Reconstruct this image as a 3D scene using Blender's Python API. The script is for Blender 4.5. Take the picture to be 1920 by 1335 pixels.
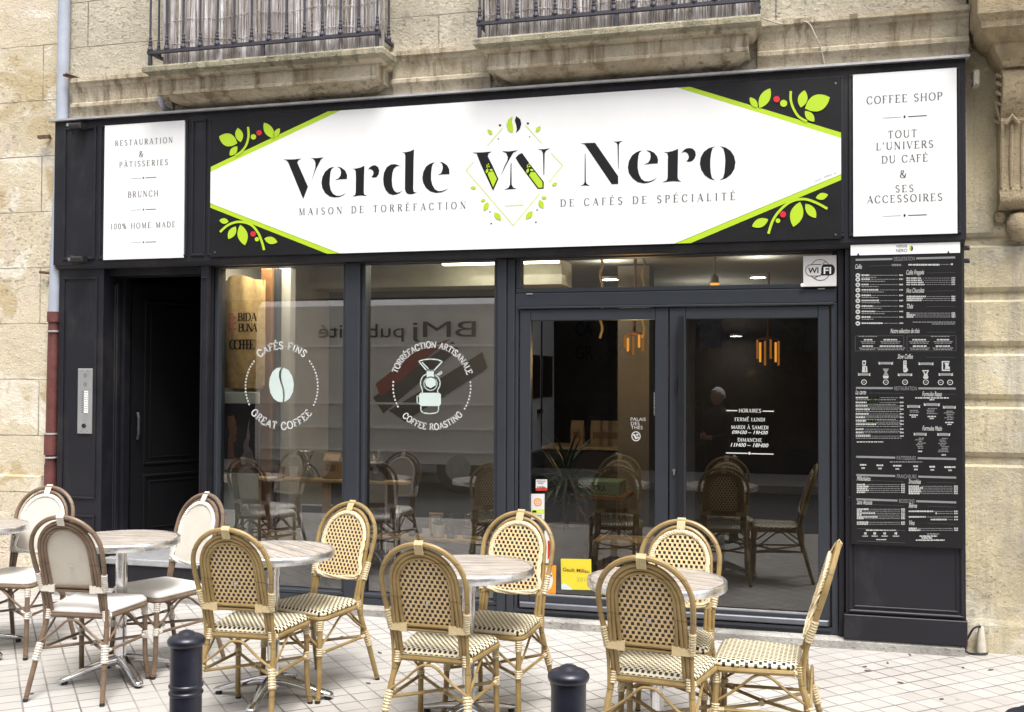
import bpy, bmesh, math, random
from mathutils import Vector, Matrix
random.seed(7)
SC = bpy.context.scene
for o in list(bpy.data.objects):
    bpy.data.objects.remove(o)
COL = SC.collection

# ------------------------------------------------------------------ camera
# X runs along the shop front (to the right), Y goes into it, Z is up. The photographer stands at the origin.
FPX, YAW, PITCH, ROLL, CAMH = 1954.7, -.26338, .02111, .00417, 1.60     # focal length in pixels of a 1920 px wide picture
_fw = Vector((math.sin(YAW), math.cos(YAW), 0)); _ri = Vector((math.cos(YAW), -math.sin(YAW), 0)); _up = Vector((0, 0, 1))
_f2 = _fw * math.cos(PITCH) + _up * math.sin(PITCH); _u2 = _up * math.cos(PITCH) - _fw * math.sin(PITCH)
CR = _ri * math.cos(ROLL) + _u2 * math.sin(ROLL); CU = _u2 * math.cos(ROLL) - _ri * math.sin(ROLL); CF = _f2
CPOS = Vector((0, 0, CAMH))
cam = bpy.data.cameras.new("camera")
camo = bpy.data.objects.new("camera", cam)
COL.objects.link(camo)
camo.matrix_world = Matrix(((CR.x, CU.x, -CF.x, 0), (CR.y, CU.y, -CF.y, 0), (CR.z, CU.z, -CF.z, CAMH), (0, 0, 0, 1)))
cam.sensor_fit = 'HORIZONTAL'
cam.sensor_width = 36
cam.lens = FPX / 1920 * 36
cam.clip_start = .05
cam.clip_end = 400
SC.camera = camo

# ------------------------------------------------------------------ daylight
SUN_EL, SUN_AZ = math.radians(64), math.radians(150)      # azimuth from +Y towards +X: behind the photographer, a little to the right
w = bpy.data.worlds.new("World"); SC.world = w; w.use_nodes = True
nt = w.node_tree
for n in list(nt.nodes):
    nt.nodes.remove(n)
sky = nt.nodes.new('ShaderNodeTexSky'); sky.sky_type = 'NISHITA'; sky.sun_disc = False
sky.sun_elevation = SUN_EL; sky.sun_rotation = SUN_AZ; sky.dust_density = 4; sky.air_density = 1.0
hs = nt.nodes.new('ShaderNodeHueSaturation'); hs.inputs['Saturation'].default_value = .28      # a white overcast sky
bg = nt.nodes.new('ShaderNodeBackground'); bg.inputs['Strength'].default_value = .115
wo = nt.nodes.new('ShaderNodeOutputWorld')
nt.links.new(sky.outputs[0], hs.inputs['Color']); nt.links.new(hs.outputs[0], bg.inputs[0]); nt.links.new(bg.outputs[0], wo.inputs[0])
sl = bpy.data.lights.new("sun", 'SUN'); sl.energy = 1.5; sl.angle = math.radians(20); sl.color = (1, .97, .93)
so = bpy.data.objects.new("sun", sl); COL.objects.link(so)
_sd = Vector((math.sin(SUN_AZ) * math.cos(SUN_EL), math.cos(SUN_AZ) * math.cos(SUN_EL), math.sin(SUN_EL)))
so.rotation_euler = _sd.to_track_quat('Z', 'Y').to_euler(); so.location = (3, -3, 14)
SC.view_settings.view_transform = 'Standard'; SC.view_settings.look = 'None'
SC.view_settings.gamma = 1; SC.view_settings.use_curve_mapping = False
SC.view_settings.exposure = 1.45
SC.render.engine = 'CYCLES'
SC.cycles.max_bounces = 8; SC.cycles.transparent_max_bounces = 12; SC.cycles.glossy_bounces = 4; SC.cycles.diffuse_bounces = 4
SC.cycles.use_denoising = True
SC.cycles.sample_clamp_indirect = 6

# ------------------------------------------------------------------ measuring: a spot of the photograph on a real plane of the place
def ray(x, y):
    return CR * ((x - 960) / FPX) - CU * ((y - 667.5) / FPX) + CF
def at(x, y, Y):
    d = ray(x, y); return CPOS + d * (Y / d.y)
def fx(x, y, Y): return at(x, y, Y).x
def fz(x, y, Y): return at(x, y, Y).z

# ------------------------------------------------------------------ objects
def wloc(p):
    v = Vector((0, 0, 0))
    while p is not None:
        v += p.location; p = p.parent
    return v
def tag(o, label=None, cat=None, group=None, kind=None):
    if label: o['label'] = label
    if cat: o['category'] = cat
    if group: o['group'] = group
    if kind: o['kind'] = kind
    return o
def thing(name, label, cat, loc=(0, 0, 0), rz=0, group=None):
    o = bpy.data.objects.new(name, None); COL.objects.link(o)
    o.location = loc; o.rotation_euler = (0, 0, rz); o.empty_display_size = .1
    return tag(o, label, cat, group)
def copy_tree(o, parent=None):
    c = o.copy(); COL.objects.link(c); c.parent = parent
    for ch in o.children:
        copy_tree(ch, c)
    return c

class MB:
    """collects shapes; build() links them as ONE mesh object"""
    def __init__(s): s.v = []; s.f = []; s.m = []; s.mi = 0
    def add(s, vs, fs):
        b = len(s.v); s.v += [tuple(v) for v in vs]
        for f in fs:
            s.f.append([b + i for i in f]); s.m.append(s.mi)
        return s
    def box(s, x0, x1, y0, y1, z0, z1):
        if x0 > x1: x0, x1 = x1, x0
        if y0 > y1: y0, y1 = y1, y0
        if z0 > z1: z0, z1 = z1, z0
        return s.add([(x0, y0, z0), (x1, y0, z0), (x1, y1, z0), (x0, y1, z0), (x0, y0, z1), (x1, y0, z1), (x1, y1, z1), (x0, y1, z1)],
                     [(3, 2, 1, 0), (4, 5, 6, 7), (0, 1, 5, 4), (1, 2, 6, 5), (2, 3, 7, 6), (3, 0, 4, 7)])
    def bevbox(s, x0, x1, y0, y1, z0, z1, b=.006):
        """box whose front (-Y) face is chamfered"""
        if x0 > x1: x0, x1 = x1, x0
        if z0 > z1: z0, z1 = z1, z0
        vs = [(x0, y1, z0), (x1, y1, z0), (x1, y1, z1), (x0, y1, z1), (x0, y0 + b, z0), (x1, y0 + b, z0), (x1, y0 + b, z1), (x0, y0 + b, z1),
              (x0 + b, y0, z0 + b), (x1 - b, y0, z0 + b), (x1 - b, y0, z1 - b), (x0 + b, y0, z1 - b)]
        return s.add(vs, [(3, 2, 1, 0)[::-1], (8, 9, 10, 11), (0, 1, 5, 4), (1, 2, 6, 5), (2, 3, 7, 6), (3, 0, 4, 7), (4, 5, 9, 8), (5, 6, 10, 9), (6, 7, 11, 10), (7, 4, 8, 11)])
    def frame(s, x0, x1, z0, z1, y0, y1, wd, b=.004):
        """rectangular moulding frame in the XZ plane, mitre free: uprights between the rails"""
        s.bevbox(x0, x1, y0, y1, z1 - wd, z1, b); s.bevbox(x0, x1, y0, y1, z0, z0 + wd, b)
        s.bevbox(x0, x0 + wd, y0, y1, z0 + wd, z1 - wd, b); s.bevbox(x1 - wd, x1, y0, y1, z0 + wd, z1 - wd, b)
        return s
    def tube(s, pts, r, seg=8, cap=True, closed=False):
        pts = [Vector(p) for p in pts]; n = len(pts)
        rs = r if isinstance(r, (list, tuple)) else [r] * n
        b = len(s.v); prev = None
        for i, p in enumerate(pts):
            if closed: t = pts[(i + 1) % n] - pts[i - 1]
            else: t = pts[min(i + 1, n - 1)] - pts[max(i - 1, 0)]
            if t.length < 1e-9: t = Vector((0, 0, 1))
            t.normalize()
            if prev is None:
                a = Vector((0, 0, 1)) if abs(t.z) < .9 else Vector((1, 0, 0))
                nn = t.cross(a).normalized()
            else:
                nn = prev - t * prev.dot(t)
                nn = nn.normalized() if nn.length > 1e-6 else t.orthogonal().normalized()
            prev = nn; bb = t.cross(nn)
            for k in range(seg):
                a = 2 * math.pi * k / seg
                s.v.append(tuple(p + nn * (rs[i] * math.cos(a)) + bb * (rs[i] * math.sin(a))))
        for i in range(n if closed else n - 1):
            j = (i + 1) % n
            for k in range(seg):
                k2 = (k + 1) % seg
                s.f.append([b + i * seg + k, b + i * seg + k2, b + j * seg + k2, b + j * seg + k]); s.m.append(s.mi)
        if cap and not closed:
            s.f.append([b + k for k in range(seg)][::-1]); s.m.append(s.mi)
            s.f.append([b + (n - 1) * seg + k for k in range(seg)]); s.m.append(s.mi)
        return s
    def lathe(s, prof, seg=24, c=(0, 0, 0), axis='z', cap=True):
        b = len(s.v); n = len(prof)
        for r, h in prof:
            for k in range(seg):
                a = 2 * math.pi * k / seg; x, y = r * math.cos(a), r * math.sin(a)
                p = (x, y, h) if axis == 'z' else ((x, h, y) if axis == 'y' else (h, x, y))
                s.v.append((p[0] + c[0], p[1] + c[1], p[2] + c[2]))
        for i in range(n - 1):
            for k in range(seg):
                k2 = (k + 1) % seg
                s.f.append([b + i * seg + k, b + i * seg + k2, b + (i + 1) * seg + k2, b + (i + 1) * seg + k]); s.m.append(s.mi)
        if cap and prof[0][0] > 1e-6: s.f.append([b + k for k in range(seg)][::-1]); s.m.append(s.mi)
        if cap and prof[-1][0] > 1e-6: s.f.append([b + (n - 1) * seg + k for k in range(seg)]); s.m.append(s.mi)
        return s
    def poly(s, pts, Y, t=0.0):
        """flat outline in the XZ plane at depth Y (points are (x, z)); t > 0 gives it thickness behind"""
        n = len(pts)
        A = sum(pts[i][0] * pts[(i + 1) % n][1] - pts[(i + 1) % n][0] * pts[i][1] for i in range(n))
        if A < 0: pts = pts[::-1]
        if t <= 0: return s.add([(x, Y, z) for x, z in pts], [list(range(n))])
        return s.add([(x, Y, z) for x, z in pts] + [(x, Y + t, z) for x, z in pts],
                     [list(range(n)), list(range(n, 2 * n))[::-1]] + [[(i + 1) % n, i, n + i, n + (i + 1) % n] for i in range(n)])
    def prof_x(s, prof, x0, x1):
        """profile of (y, z) points extruded along X"""
        n = len(prof)
        A = sum(prof[i][0] * prof[(i + 1) % n][1] - prof[(i + 1) % n][0] * prof[i][1] for i in range(n))
        if A < 0: prof = prof[::-1]
        return s.add([(x0, y, z) for y, z in prof] + [(x1, y, z) for y, z in prof],
                     [list(range(n))[::-1], list(range(n, 2 * n))] + [[i, (i + 1) % n, n + (i + 1) % n, n + i] for i in range(n)])
    def build(s, name, mat=None, parent=None, local=False, smooth=False, angle=40):
        me = bpy.data.meshes.new(name)
        off = Vector((0, 0, 0)) if (local or parent is None) else wloc(parent)
        me.from_pydata([(v[0] - off.x, v[1] - off.y, v[2] - off.z) for v in s.v], [], s.f)
        mats = mat if isinstance(mat, (list, tuple)) else [mat]
        for m in mats:
            if m: me.materials.append(m)
        for i, p in enumerate(me.polygons):
            p.material_index = s.m[i] if len(mats) > 1 else 0
        me.update()
        if smooth:
            bm = bmesh.new(); bm.from_mesh(me)
            ca = math.radians(angle)
            for f in bm.faces: f.smooth = True
            for e in bm.edges:
                if len(e.link_faces) == 2 and e.calc_face_angle(0) > ca: e.smooth = False
            bm.to_mesh(me); bm.free()
        o = bpy.data.objects.new(name, me); COL.objects.link(o)
        if parent is not None: o.parent = parent
        return o

def spline(pts, n=6, closed=False):
    """Catmull-Rom through the points"""
    P = [Vector(p) for p in pts]; out = []; N = len(P)
    rng = range(N) if closed else range(N - 1)
    for i in rng:
        if closed: a, b, c, d = P[i - 1], P[i], P[(i + 1) % N], P[(i + 2) % N]
        else: a, b, c, d = P[max(i - 1, 0)], P[i], P[i + 1], P[min(i + 2, N - 1)]
        for k in range(n):
            t = k / n
            out.append(.5 * ((2 * b) + (c - a) * t + (2 * a - 5 * b + 4 * c - d) * t * t + (3 * b - a - 3 * c + d) * t ** 3))
    if not closed: out.append(P[-1])
    return out

# ------------------------------------------------------------------ materials
class NT:
    def __init__(s, name):
        s.m = bpy.data.materials.new(name); s.m.use_nodes = True; s.t = s.m.node_tree
        for n in list(s.t.nodes): s.t.nodes.remove(n)
        s.out = s.t.nodes.new('ShaderNodeOutputMaterial')
        s.co = None
    def n(s, kind, **kw):
        o = s.t.nodes.new(kind)
        for k, v in kw.items(): setattr(o, k, v)
        return o
    def l(s, a, b): s.t.links.new(a, b)
    def set(s, sock, v):
        if hasattr(v, 'links') or hasattr(v, 'is_linked'): s.l(v, sock)
        else: sock.default_value = v
    def obj(s):
        if s.co is None: s.co = s.n('ShaderNodeTexCoord').outputs['Object']
        return s.co
    def math(s, op, a, b=None, c=None, clamp=False):
        o = s.n('ShaderNodeMath', operation=op); o.use_clamp = clamp
        s.set(o.inputs[0], a)
        if b is not None: s.set(o.inputs[1], b)
        if c is not None: s.set(o.inputs[2], c)
        return o.outputs[0]
    def xyz(s, v=None):
        o = s.n('ShaderNodeSeparateXYZ'); s.l(v if v is not None else s.obj(), o.inputs[0]); return o.outputs
    def comb(s, x, y, z):
        o = s.n('ShaderNodeCombineXYZ')
        for i, v in enumerate((x, y, z)): s.set(o.inputs[i], v)
        return o.outputs[0]
    def scale(s, v, sx, sy, sz):
        o = s.n('ShaderNodeMapping'); s.l(v, o.inputs['Vector']); o.inputs['Scale'].default_value = (sx, sy, sz); return o.outputs[0]
    def noise(s, scale, detail=4, rough=.55, v=None, dist=0):
        o = s.n('ShaderNodeTexNoise'); s.l(v if v is not None else s.obj(), o.inputs['Vector'])
        o.inputs['Scale'].default_value = scale; o.inputs['Detail'].default_value = detail; o.inputs['Roughness'].default_value = rough
        o.inputs['Distortion'].default_value = dist
        return o.outputs['Fac']
    def ramp(s, fac, stops):
        o = s.n('ShaderNodeValToRGB'); s.l(fac, o.inputs[0]); e = o.color_ramp.elements
        while len(e) > len(stops): e.remove(e[-1])
        while len(e) < len(stops): e.new(.5)
        for i, (p, c) in enumerate(stops):
            e[i].position = p; e[i].color = (*c, 1) if len(c) == 3 else c
        return o.outputs[0]
    def mix(s, fac, a, b, mode='MIX'):
        o = s.n('ShaderNodeMix', data_type='RGBA', blend_type=mode)
        s.set(o.inputs['Factor'], fac)
        for k, v in (('A', a), ('B', b)):
            sock = [i for i in o.inputs if i.name == k and i.type == 'RGBA'][0]
            s.set(sock, (*v, 1) if isinstance(v, tuple) and len(v) == 3 else v)
        return [q for q in o.outputs if q.type == 'RGBA'][0]
    def bump(s, h, strength=.3, dist=.01, prev=None):
        o = s.n('ShaderNodeBump'); s.l(h, o.inputs['Height']); o.inputs['Strength'].default_value = strength; o.inputs['Distance'].default_value = dist
        if prev is not None: s.l(prev, o.inputs['Normal'])
        return o.outputs[0]
    def bsdf(s, col, rough=.5, metal=0, normal=None, spec=.5, **kw):
        p = s.n('ShaderNodeBsdfPrincipled')
        s.set(p.inputs['Base Color'], (*col, 1) if isinstance(col, tuple) and len(col) == 3 else col)
        s.set(p.inputs['Roughness'], rough); s.set(p.inputs['Metallic'], metal)
        p.inputs['Specular IOR Level'].default_value = spec
        if normal is not None: s.l(normal, p.inputs['Normal'])
        for k, v in kw.items(): s.set(p.inputs[k.replace('_', ' ')], v)
        s.l(p.outputs[0], s.out.inputs[0]); return s.m

def mulc(c, k): return tuple(min(1, x * k) for x in c)
def plain(name, col, rough=.5, metal=0, var=.12, sc=9, bump=0, bsc=90, spec=.5, rv=.08, **kw):
    t = NT(name)
    f = t.noise(sc, 5, .6)
    c = t.ramp(f, [(.3, mulc(col, 1 - var)), (.7, mulc(col, 1 + var))])
    r = t.math('ADD', t.math('MULTIPLY', t.noise(sc * 2.3, 4), rv * 2), rough - rv, clamp=True)
    nb = t.bump(t.noise(bsc, 3), bump, .004) if bump else None
    return t.bsdf(c, r, metal, nb, spec, **kw)
def glow(name, col, strength):
    t = NT(name); e = t.n('ShaderNodeEmission'); e.inputs[0].default_value = (*col, 1); e.inputs[1].default_value = strength
    t.l(e.outputs[0], t.out.inputs[0]); return t.m
def glass(name, tint=(.93, .95, .95), boost=1.6, add=.012):
    """window pane as one sheet: sees through, mirrors by Fresnel (two surfaces of the pane)"""
    t = NT(name)
    tr = t.n('ShaderNodeBsdfTransparent'); tr.inputs[0].default_value = (*tint, 1)
    gl = t.n('ShaderNodeBsdfGlossy'); gl.inputs['Roughness'].default_value = .004; gl.inputs[0].default_value = (1, 1, 1, 1)
    fr = t.n('ShaderNodeFresnel'); fr.inputs[0].default_value = 1.52
    f = t.math('ADD', t.math('MULTIPLY', fr.outputs[0], boost), add, clamp=True)
    mx = t.n('ShaderNodeMixShader'); t.l(f, mx.inputs[0]); t.l(tr.outputs[0], mx.inputs[1]); t.l(gl.outputs[0], mx.inputs[2])
    t.l(mx.outputs[0], t.out.inputs[0]); return t.m
def stone(name, lo, hi, pit=(.1, .085, .06), pits=.5, joint=None, streak=.0, grime=(.16, .14, .1), gr=.45, bs=.5, patch=None, rough=.5):
    """weathered limestone: soft tone drift, grime, eroded pits and furrows, optional ashlar joints (row height, block length)"""
    t = NT(name); o = t.obj(); X, Y, Z = t.xyz()[0:3]
    c = t.ramp(t.noise(1.3, 7, .66), [(.30, lo), (.70, hi)])
    c = t.mix(t.math('MULTIPLY', t.noise(11, 6, .75), .5), c, mulc(lo, .74))
    c = t.mix(t.ramp(t.noise(90, 5, .7), [(.50, (0, 0, 0)), (.66, (.38,) * 3)]), c, mulc(lo, .5))
    if patch:
        for k, pc in enumerate(patch):
            c = t.mix(t.ramp(t.noise(1.2 + .5 * k, 3, .5, v=t.scale(t.comb(t.math('ADD', X, 3.7 * k), Y, t.math('ADD', Z, 1.9 * k)), 1, 1, 1.3), dist=.7), [(.565, (0, 0, 0)), (.60, (.7, .7, .7))]), c, pc)
    g = t.ramp(t.noise(.9, 8, .74, v=t.scale(o, 1, 1, .8)), [(.47, (0, 0, 0)), (.68, (gr, gr, gr))])
    c = t.mix(g, c, grime)
    if streak:
        s_ = t.ramp(t.noise(2.4, 5, .7, v=t.scale(o, 4.5, 4.5, .3)), [(.50, (0, 0, 0)), (.63, (streak,) * 3)])
        c = t.mix(s_, c, grime)
        s2 = t.ramp(t.noise(2.0, 6, .75, v=t.scale(o, 2.0, 2.0, 1.2)), [(.50, (0, 0, 0)), (.66, (streak * .8,) * 3)])
        c = t.mix(s2, c, mulc(grime, 1.9))
    # furrows and pits eroded into the face
    fur = t.ramp(t.noise(26, 6, .7, v=t.scale(o, 1, 1, 2.2), dist=.1), [(.57, (0, 0, 0)), (.72, (1, 1, 1))])
    reg = t.ramp(t.noise(1.05, 4, .6), [(.60 - pits * .35, (0, 0, 0)), (.72 - pits * .25, (1, 1, 1))])
    hole = t.ramp(t.noise(30, 4, .55, v=t.scale(o, 1, 1, 1.5)), [(.655, (0, 0, 0)), (.69, (1, 1, 1))])
    er = t.math('MULTIPLY', reg, t.math('MAXIMUM', t.math('MULTIPLY', fur, rough), hole))
    c = t.mix(t.math('MULTIPLY', er, .45), c, pit)
    h = t.math('ADD', t.math('MULTIPLY', t.noise(14, 7, .75), .7), t.math('MULTIPLY', t.noise(70, 4, .7), .35))
    h = t.math('SUBTRACT', h, t.math('MULTIPLY', er, .9))
    if joint:
        b = t.n('ShaderNodeTexBrick'); b.offset = .5; wob = t.math('MULTIPLY', t.noise(6, 3), .015)
        t.l(t.comb(t.math('ADD', X, joint[2] if len(joint) > 2 else 0), t.math('ADD', t.math('ADD', Z, wob), joint[3] if len(joint) > 3 else 0), 0), b.inputs['Vector'])
        b.inputs['Scale'].default_value = 1; b.inputs['Brick Width'].default_value = joint[1]; b.inputs['Row Height'].default_value = joint[0]
        b.inputs['Mortar Size'].default_value = .005; b.inputs['Mortar Smooth'].default_value = .5
        b.inputs['Color1'].default_value = (0, 0, 0, 1); b.inputs['Color2'].default_value = (1, 1, 1, 1); b.inputs['Bias'].default_value = 0
        jm = t.math('MULTIPLY', b.outputs['Fac'], t.ramp(t.noise(2.6, 5, .65), [(.36, (.1,) * 3), (.56, (1,) * 3)]))
        c = t.mix(t.math('MULTIPLY', b.outputs['Color'], .22), c, mulc(lo, .72))
        c = t.mix(t.math('MULTIPLY', jm, .7), c, mulc(lo, .32))
        h = t.math('SUBTRACT', h, jm)
    return t.bsdf(c, .9, 0, t.bump(h, bs, .03), .25)

# ------------------------------------------------------------------ palette
def worn_black(name, col, rough, spec):
    t = NT(name); X, Y, Z = t.xyz()[0:3]
    c = t.ramp(t.noise(4, 5, .6), [(.3, mulc(col, .85)), (.7, mulc(col, 1.15))])
    dust = t.math('MULTIPLY', t.ramp(t.noise(2.3, 8, .75, v=t.scale(t.obj(), 1, 1, .45)), [(.50, (0, 0, 0)), (.70, (.24,) * 3)]), 1.0)
    c = t.mix(dust, c, (.10, .092, .082))
    sc_ = t.ramp(t.noise(1, 5, .7, v=t.scale(t.obj(), 55, 55, 9)), [(.70, (0, 0, 0)), (.74, (.30,) * 3)])
    c = t.mix(sc_, c, (.12, .11, .105))
    r = t.math('ADD', rough, t.math('MULTIPLY', t.noise(7, 4), .14))
    return t.bsdf(c, r, 0, t.bump(t.noise(38, 4), .07, .004), spec)
BLACK = worn_black('black_paint', (.0125, .0122, .0165), .40, .32)
BLACK2 = plain('black_board', (.009, .0087, .010), .45, var=.1, sc=5, spec=.3)
ALU = plain('anthracite_aluminium', (.027, .031, .039), .42, var=.06, sc=6, spec=.4)
DARKG = plain('dark_gasket', (.008, .008, .009), .6)
ZINC = plain('zinc', (.42, .42, .42), .5, .4, var=.2, sc=12)
IRON = plain('wrought_iron', (.045, .043, .055), .6, .2, var=.2, sc=30, bump=.2, bsc=200)
STEEL = plain('brushed_steel', (.62, .62, .62), .32, 1, var=.08, sc=40)
CHROME = plain('polished_aluminium', (.72, .72, .74), .16, 1, var=.12, sc=18, bump=.12, bsc=35, rv=.07)
WHITE = plain('white_panel', (.77, .77, .765), .35, var=.035, sc=2)
LIME = plain('lime_print', (.40, .58, .022), .4, var=.02)
LIME2 = plain('lime_tint', (.60, .70, .26), .4, var=.02)
INK = plain('black_print', (.010, .0098, .012), .55, var=.05, spec=.2)
INK2 = plain('grey_print', (.11, .11, .115), .5, var=.05)
RED = plain('red_print', (.55, .02, .035), .4, var=.03)
VINYL = plain('frosted_vinyl', (.50, .59, .56), .6, var=.03)
VINYLW = plain('white_vinyl', (.52, .535, .525), .6, var=.03)
CHALK = plain('white_menu_print', (.42, .42, .41), .6, var=.05)
CHALKG = plain('grey_menu_print', (.19, .19, .19), .6, var=.05)
CHALKD = plain('dim_menu_print', (.10, .10, .10), .6, var=.05)
OLIVE = plain('green_menu_print', (.13, .2, .06), .6)
GLASS = glass('pane_glass', tint=(.84, .86, .87), boost=3.2, add=.04)
GLASSD = glass('door_glass', tint=(.50, .52, .55), boost=2.2, add=.02)

S_LEFT = stone('pale_limestone', (.66, .565, .40), (.86, .79, .63), pits=.52, joint=(.42, .95, .3, .1), grime=(.50, .40, .25), gr=.4, patch=[(.66, .56, .46), (.48, .37, .19), (.84, .80, .70)], bs=.9)
S_UP = stone('weathered_limestone', (.51, .455, .345), (.82, .755, .615), pits=.75, joint=(.34, 1.1, .2, .03), grime=(.235, .21, .165), gr=.65, bs=1.0, rough=.55)
S_MOULD = stone('stained_limestone', (.47, .41, .30), (.78, .70, .55), pits=.4, streak=.85, grime=(.17, .13, .08), gr=.5, bs=.7)
S_MOSS = stone('mossy_limestone', (.36, .325, .22), (.60, .54, .41), pits=.5, streak=.6, grime=(.12, .115, .08), gr=.6, bs=.9)
S_RIGHT = stone('ochre_limestone', (.51, .43, .265), (.74, .66, .46), pits=.45, streak=.5, grime=(.255, .235, .195), gr=.8, bs=.6, patch=[(.62, .58, .47)])
S_CARVE = stone('carved_limestone', (.36, .28, .165), (.56, .46, .31), pits=.45, streak=.5, grime=(.17, .145, .10), gr=.6, bs=.8)
S_SILL = stone('grey_step_stone', (.30, .285, .26), (.56, .54, .5), pits=.6, grime=(.12, .115, .11), gr=.8, bs=.7)

def tile_floor():
    t = NT('beige_paving_tiles'); X, Y, Z = t.xyz()[0:3]
    ph, s_, gx, gy = -.83403, .07696 * CAMH, .482 * CAMH, 3.7926 * CAMH
    u = t.math('DIVIDE', t.math('ADD', t.math('MULTIPLY', t.math('SUBTRACT', X, gx), math.cos(ph)), t.math('MULTIPLY', t.math('SUBTRACT', Y, gy), math.sin(ph))), s_)
    v = t.math('DIVIDE', t.math('ADD', t.math('MULTIPLY', t.math('SUBTRACT', X, gx), -math.sin(ph)), t.math('MULTIPLY', t.math('SUBTRACT', Y, gy), math.cos(ph))), s_)
    wob = t.math('MULTIPLY', t.math('SUBTRACT', t.noise(5, 2), .5), .03)
    u = t.math('ADD', u, wob); v = t.math('ADD', v, wob)
    def edge(q):
        f = t.math('FRACT', q); return t.math('MINIMUM', f, t.math('SUBTRACT', 1, f))
    eu, ev = edge(u), edge(v)
    wid = t.math('ADD', .030, t.math('MULTIPLY', t.noise(1.3, 3), .050))
    gu = t.math('SUBTRACT', 1, t.math('DIVIDE', eu, wid, clamp=True), clamp=True); gv = t.math('SUBTRACT', 1, t.math('DIVIDE', ev, t.math('MULTIPLY', wid, .8), clamp=True), clamp=True)
    g = t.math('MAXIMUM', gu, gv)
    g = t.math('MULTIPLY', t.math('POWER', g, .45), t.ramp(t.noise(1.9, 4, .6), [(.33, (.22,) * 3), (.62, (1,) * 3)]))
    wn = t.n('ShaderNodeTexWhiteNoise', noise_dimensions='2D'); t.l(t.comb(t.math('FLOOR', u), t.math('FLOOR', v), 0), wn.inputs['Vector'])
    c = t.ramp(wn.outputs['Value'], [(0, (.375, .364, .347)), (.5, (.415, .404, .386)), (1, (.45, .44, .424))])
    c = t.mix(t.ramp(t.noise(.8, 8, .72), [(.44, (0, 0, 0)), (.66, (.75,) * 3)]), c, (.295, .272, .248))
    c = t.mix(t.math('MULTIPLY', t.noise(30, 5, .7), .35), c, (.33, .29, .25))
    sp = t.math('GREATER_THAN', t.noise(17, 3, .5), .735)
    c = t.mix(t.math('MULTIPLY', sp, .5), c, (.15, .125, .11))
    vo = t.n('ShaderNodeTexVoronoi'); t.l(t.obj(), vo.inputs['Vector']); vo.inputs['Scale'].default_value = 4.2
    gum = t.math('MULTIPLY', t.math('LESS_THAN', vo.outputs['Distance'], t.math('MULTIPLY', t.noise(2.1, 2), .11)), .55)
    c = t.mix(gum, c, (.16, .14, .13))
    c = t.mix(t.math('MULTIPLY', g, .95), c, (.034, .026, .021))
    h = t.math('SUBTRACT', t.math('MULTIPLY', t.noise(40, 4), .12), g)
    r = t.math('ADD', .62, t.math('MULTIPLY', t.noise(3, 3), .25))
    return t.bsdf(c, r, 0, t.bump(h, .35, .004), .4)
TILE = tile_floor()
ASPH = plain('asphalt', (.055, .055, .058), .85, var=.25, sc=40, bump=.4, bsc=120)
KERB = plain('granite_kerb', (.36, .35, .34), .8, var=.2, sc=30, bump=.2)

def struct(name, mb, m, **k):
    return tag(mb.build(name, m, **k), kind='structure')

# ------------------------------------------------------------------ ground
g = MB(); g.box(-60, 60, -60, 60, -.5, -.14); struct('ground', g, ASPH)
g = MB(); g.box(-30, 30, -2.9, 2.0, -.14, -.12); struct('road', g, ASPH)
g = MB(); g.box(-30, 30, 2.16, 6.75, -.14, 0); struct('pavement', g, TILE)
g = MB(); g.bevbox(-30, 30, 2.0, 2.16, -.14, .0, .01); struct('kerb', g, KERB)
g = MB(); g.box(-30, 30, -4.9, -2.9, -.14, 0); struct('far_pavement', g, KERB)

# ------------------------------------------------------------------ the stone house over the shop
house = thing('stone_house', 'weathered stone town house carrying two balconies above the black cafe front', 'house', (-2.1, 6.9, 0))
m = MB(); m.box(-5.22, .99, 6.60, 7.1, 2.66, 11); m.box(-5.22, -4.95, 6.68, 7.1, 0, 2.66)
m.build('wall', S_UP, house)
# rusticated pier on the right: courses with sunk joints
prof = [(7.3, -.02), (6.66, -.02), (6.66, .16), (6.672, .2)]
jo = [1.09, 1.432, 1.745, 2.065, 2.39]
prof += [(6.68, .3)]
for z in jo:
    prof += [(6.68, z - .004), (6.705, z + .01), (6.705, z + .055), (6.692, z + .062), (6.68, z + .085)]
prof += [(6.68, 11), (7.3, 11)]
m = MB(); m.prof_x(prof, .985, 9)
m.build('rusticated_pier', S_RIGHT, house)
# string course (cornice) with its moulded profile, between and beside the balconies
cp = [(6.62, 3.815), (6.545, 3.80), (6.530, 3.795), (6.530, 3.765), (6.545, 3.758), (6.55, 3.735), (6.562, 3.725), (6.572, 3.69), (6.578, 3.625), (6.572, 3.618), (6.556, 3.612), (6.556, 3.588), (6.57, 3.58), (6.585, 3.55), (6.59, 3.50), (6.62, 3.50)]
for a, b in ((-5.16, -4.32), (-2.62, -1.93), (-.21, 1.0)):
    m = MB(); m.prof_x(cp, a, b); m.build('string_course', S_MOULD, house)
m = MB(); m.prof_x([(6.70, 3.80), (6.66, 3.79), (6.66, 3.74), (6.67, 3.70), (6.675, 3.60), (6.70, 3.58)], 1.0, 1.15); m.build('string_course', S_MOULD, house)
# lintel band under the string course, half hidden by the sign board
m = MB(); m.box(-5.2, .985, 6.585, 6.61, 3.30, 3.497); m.build('lintel_band', S_UP, house)
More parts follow.
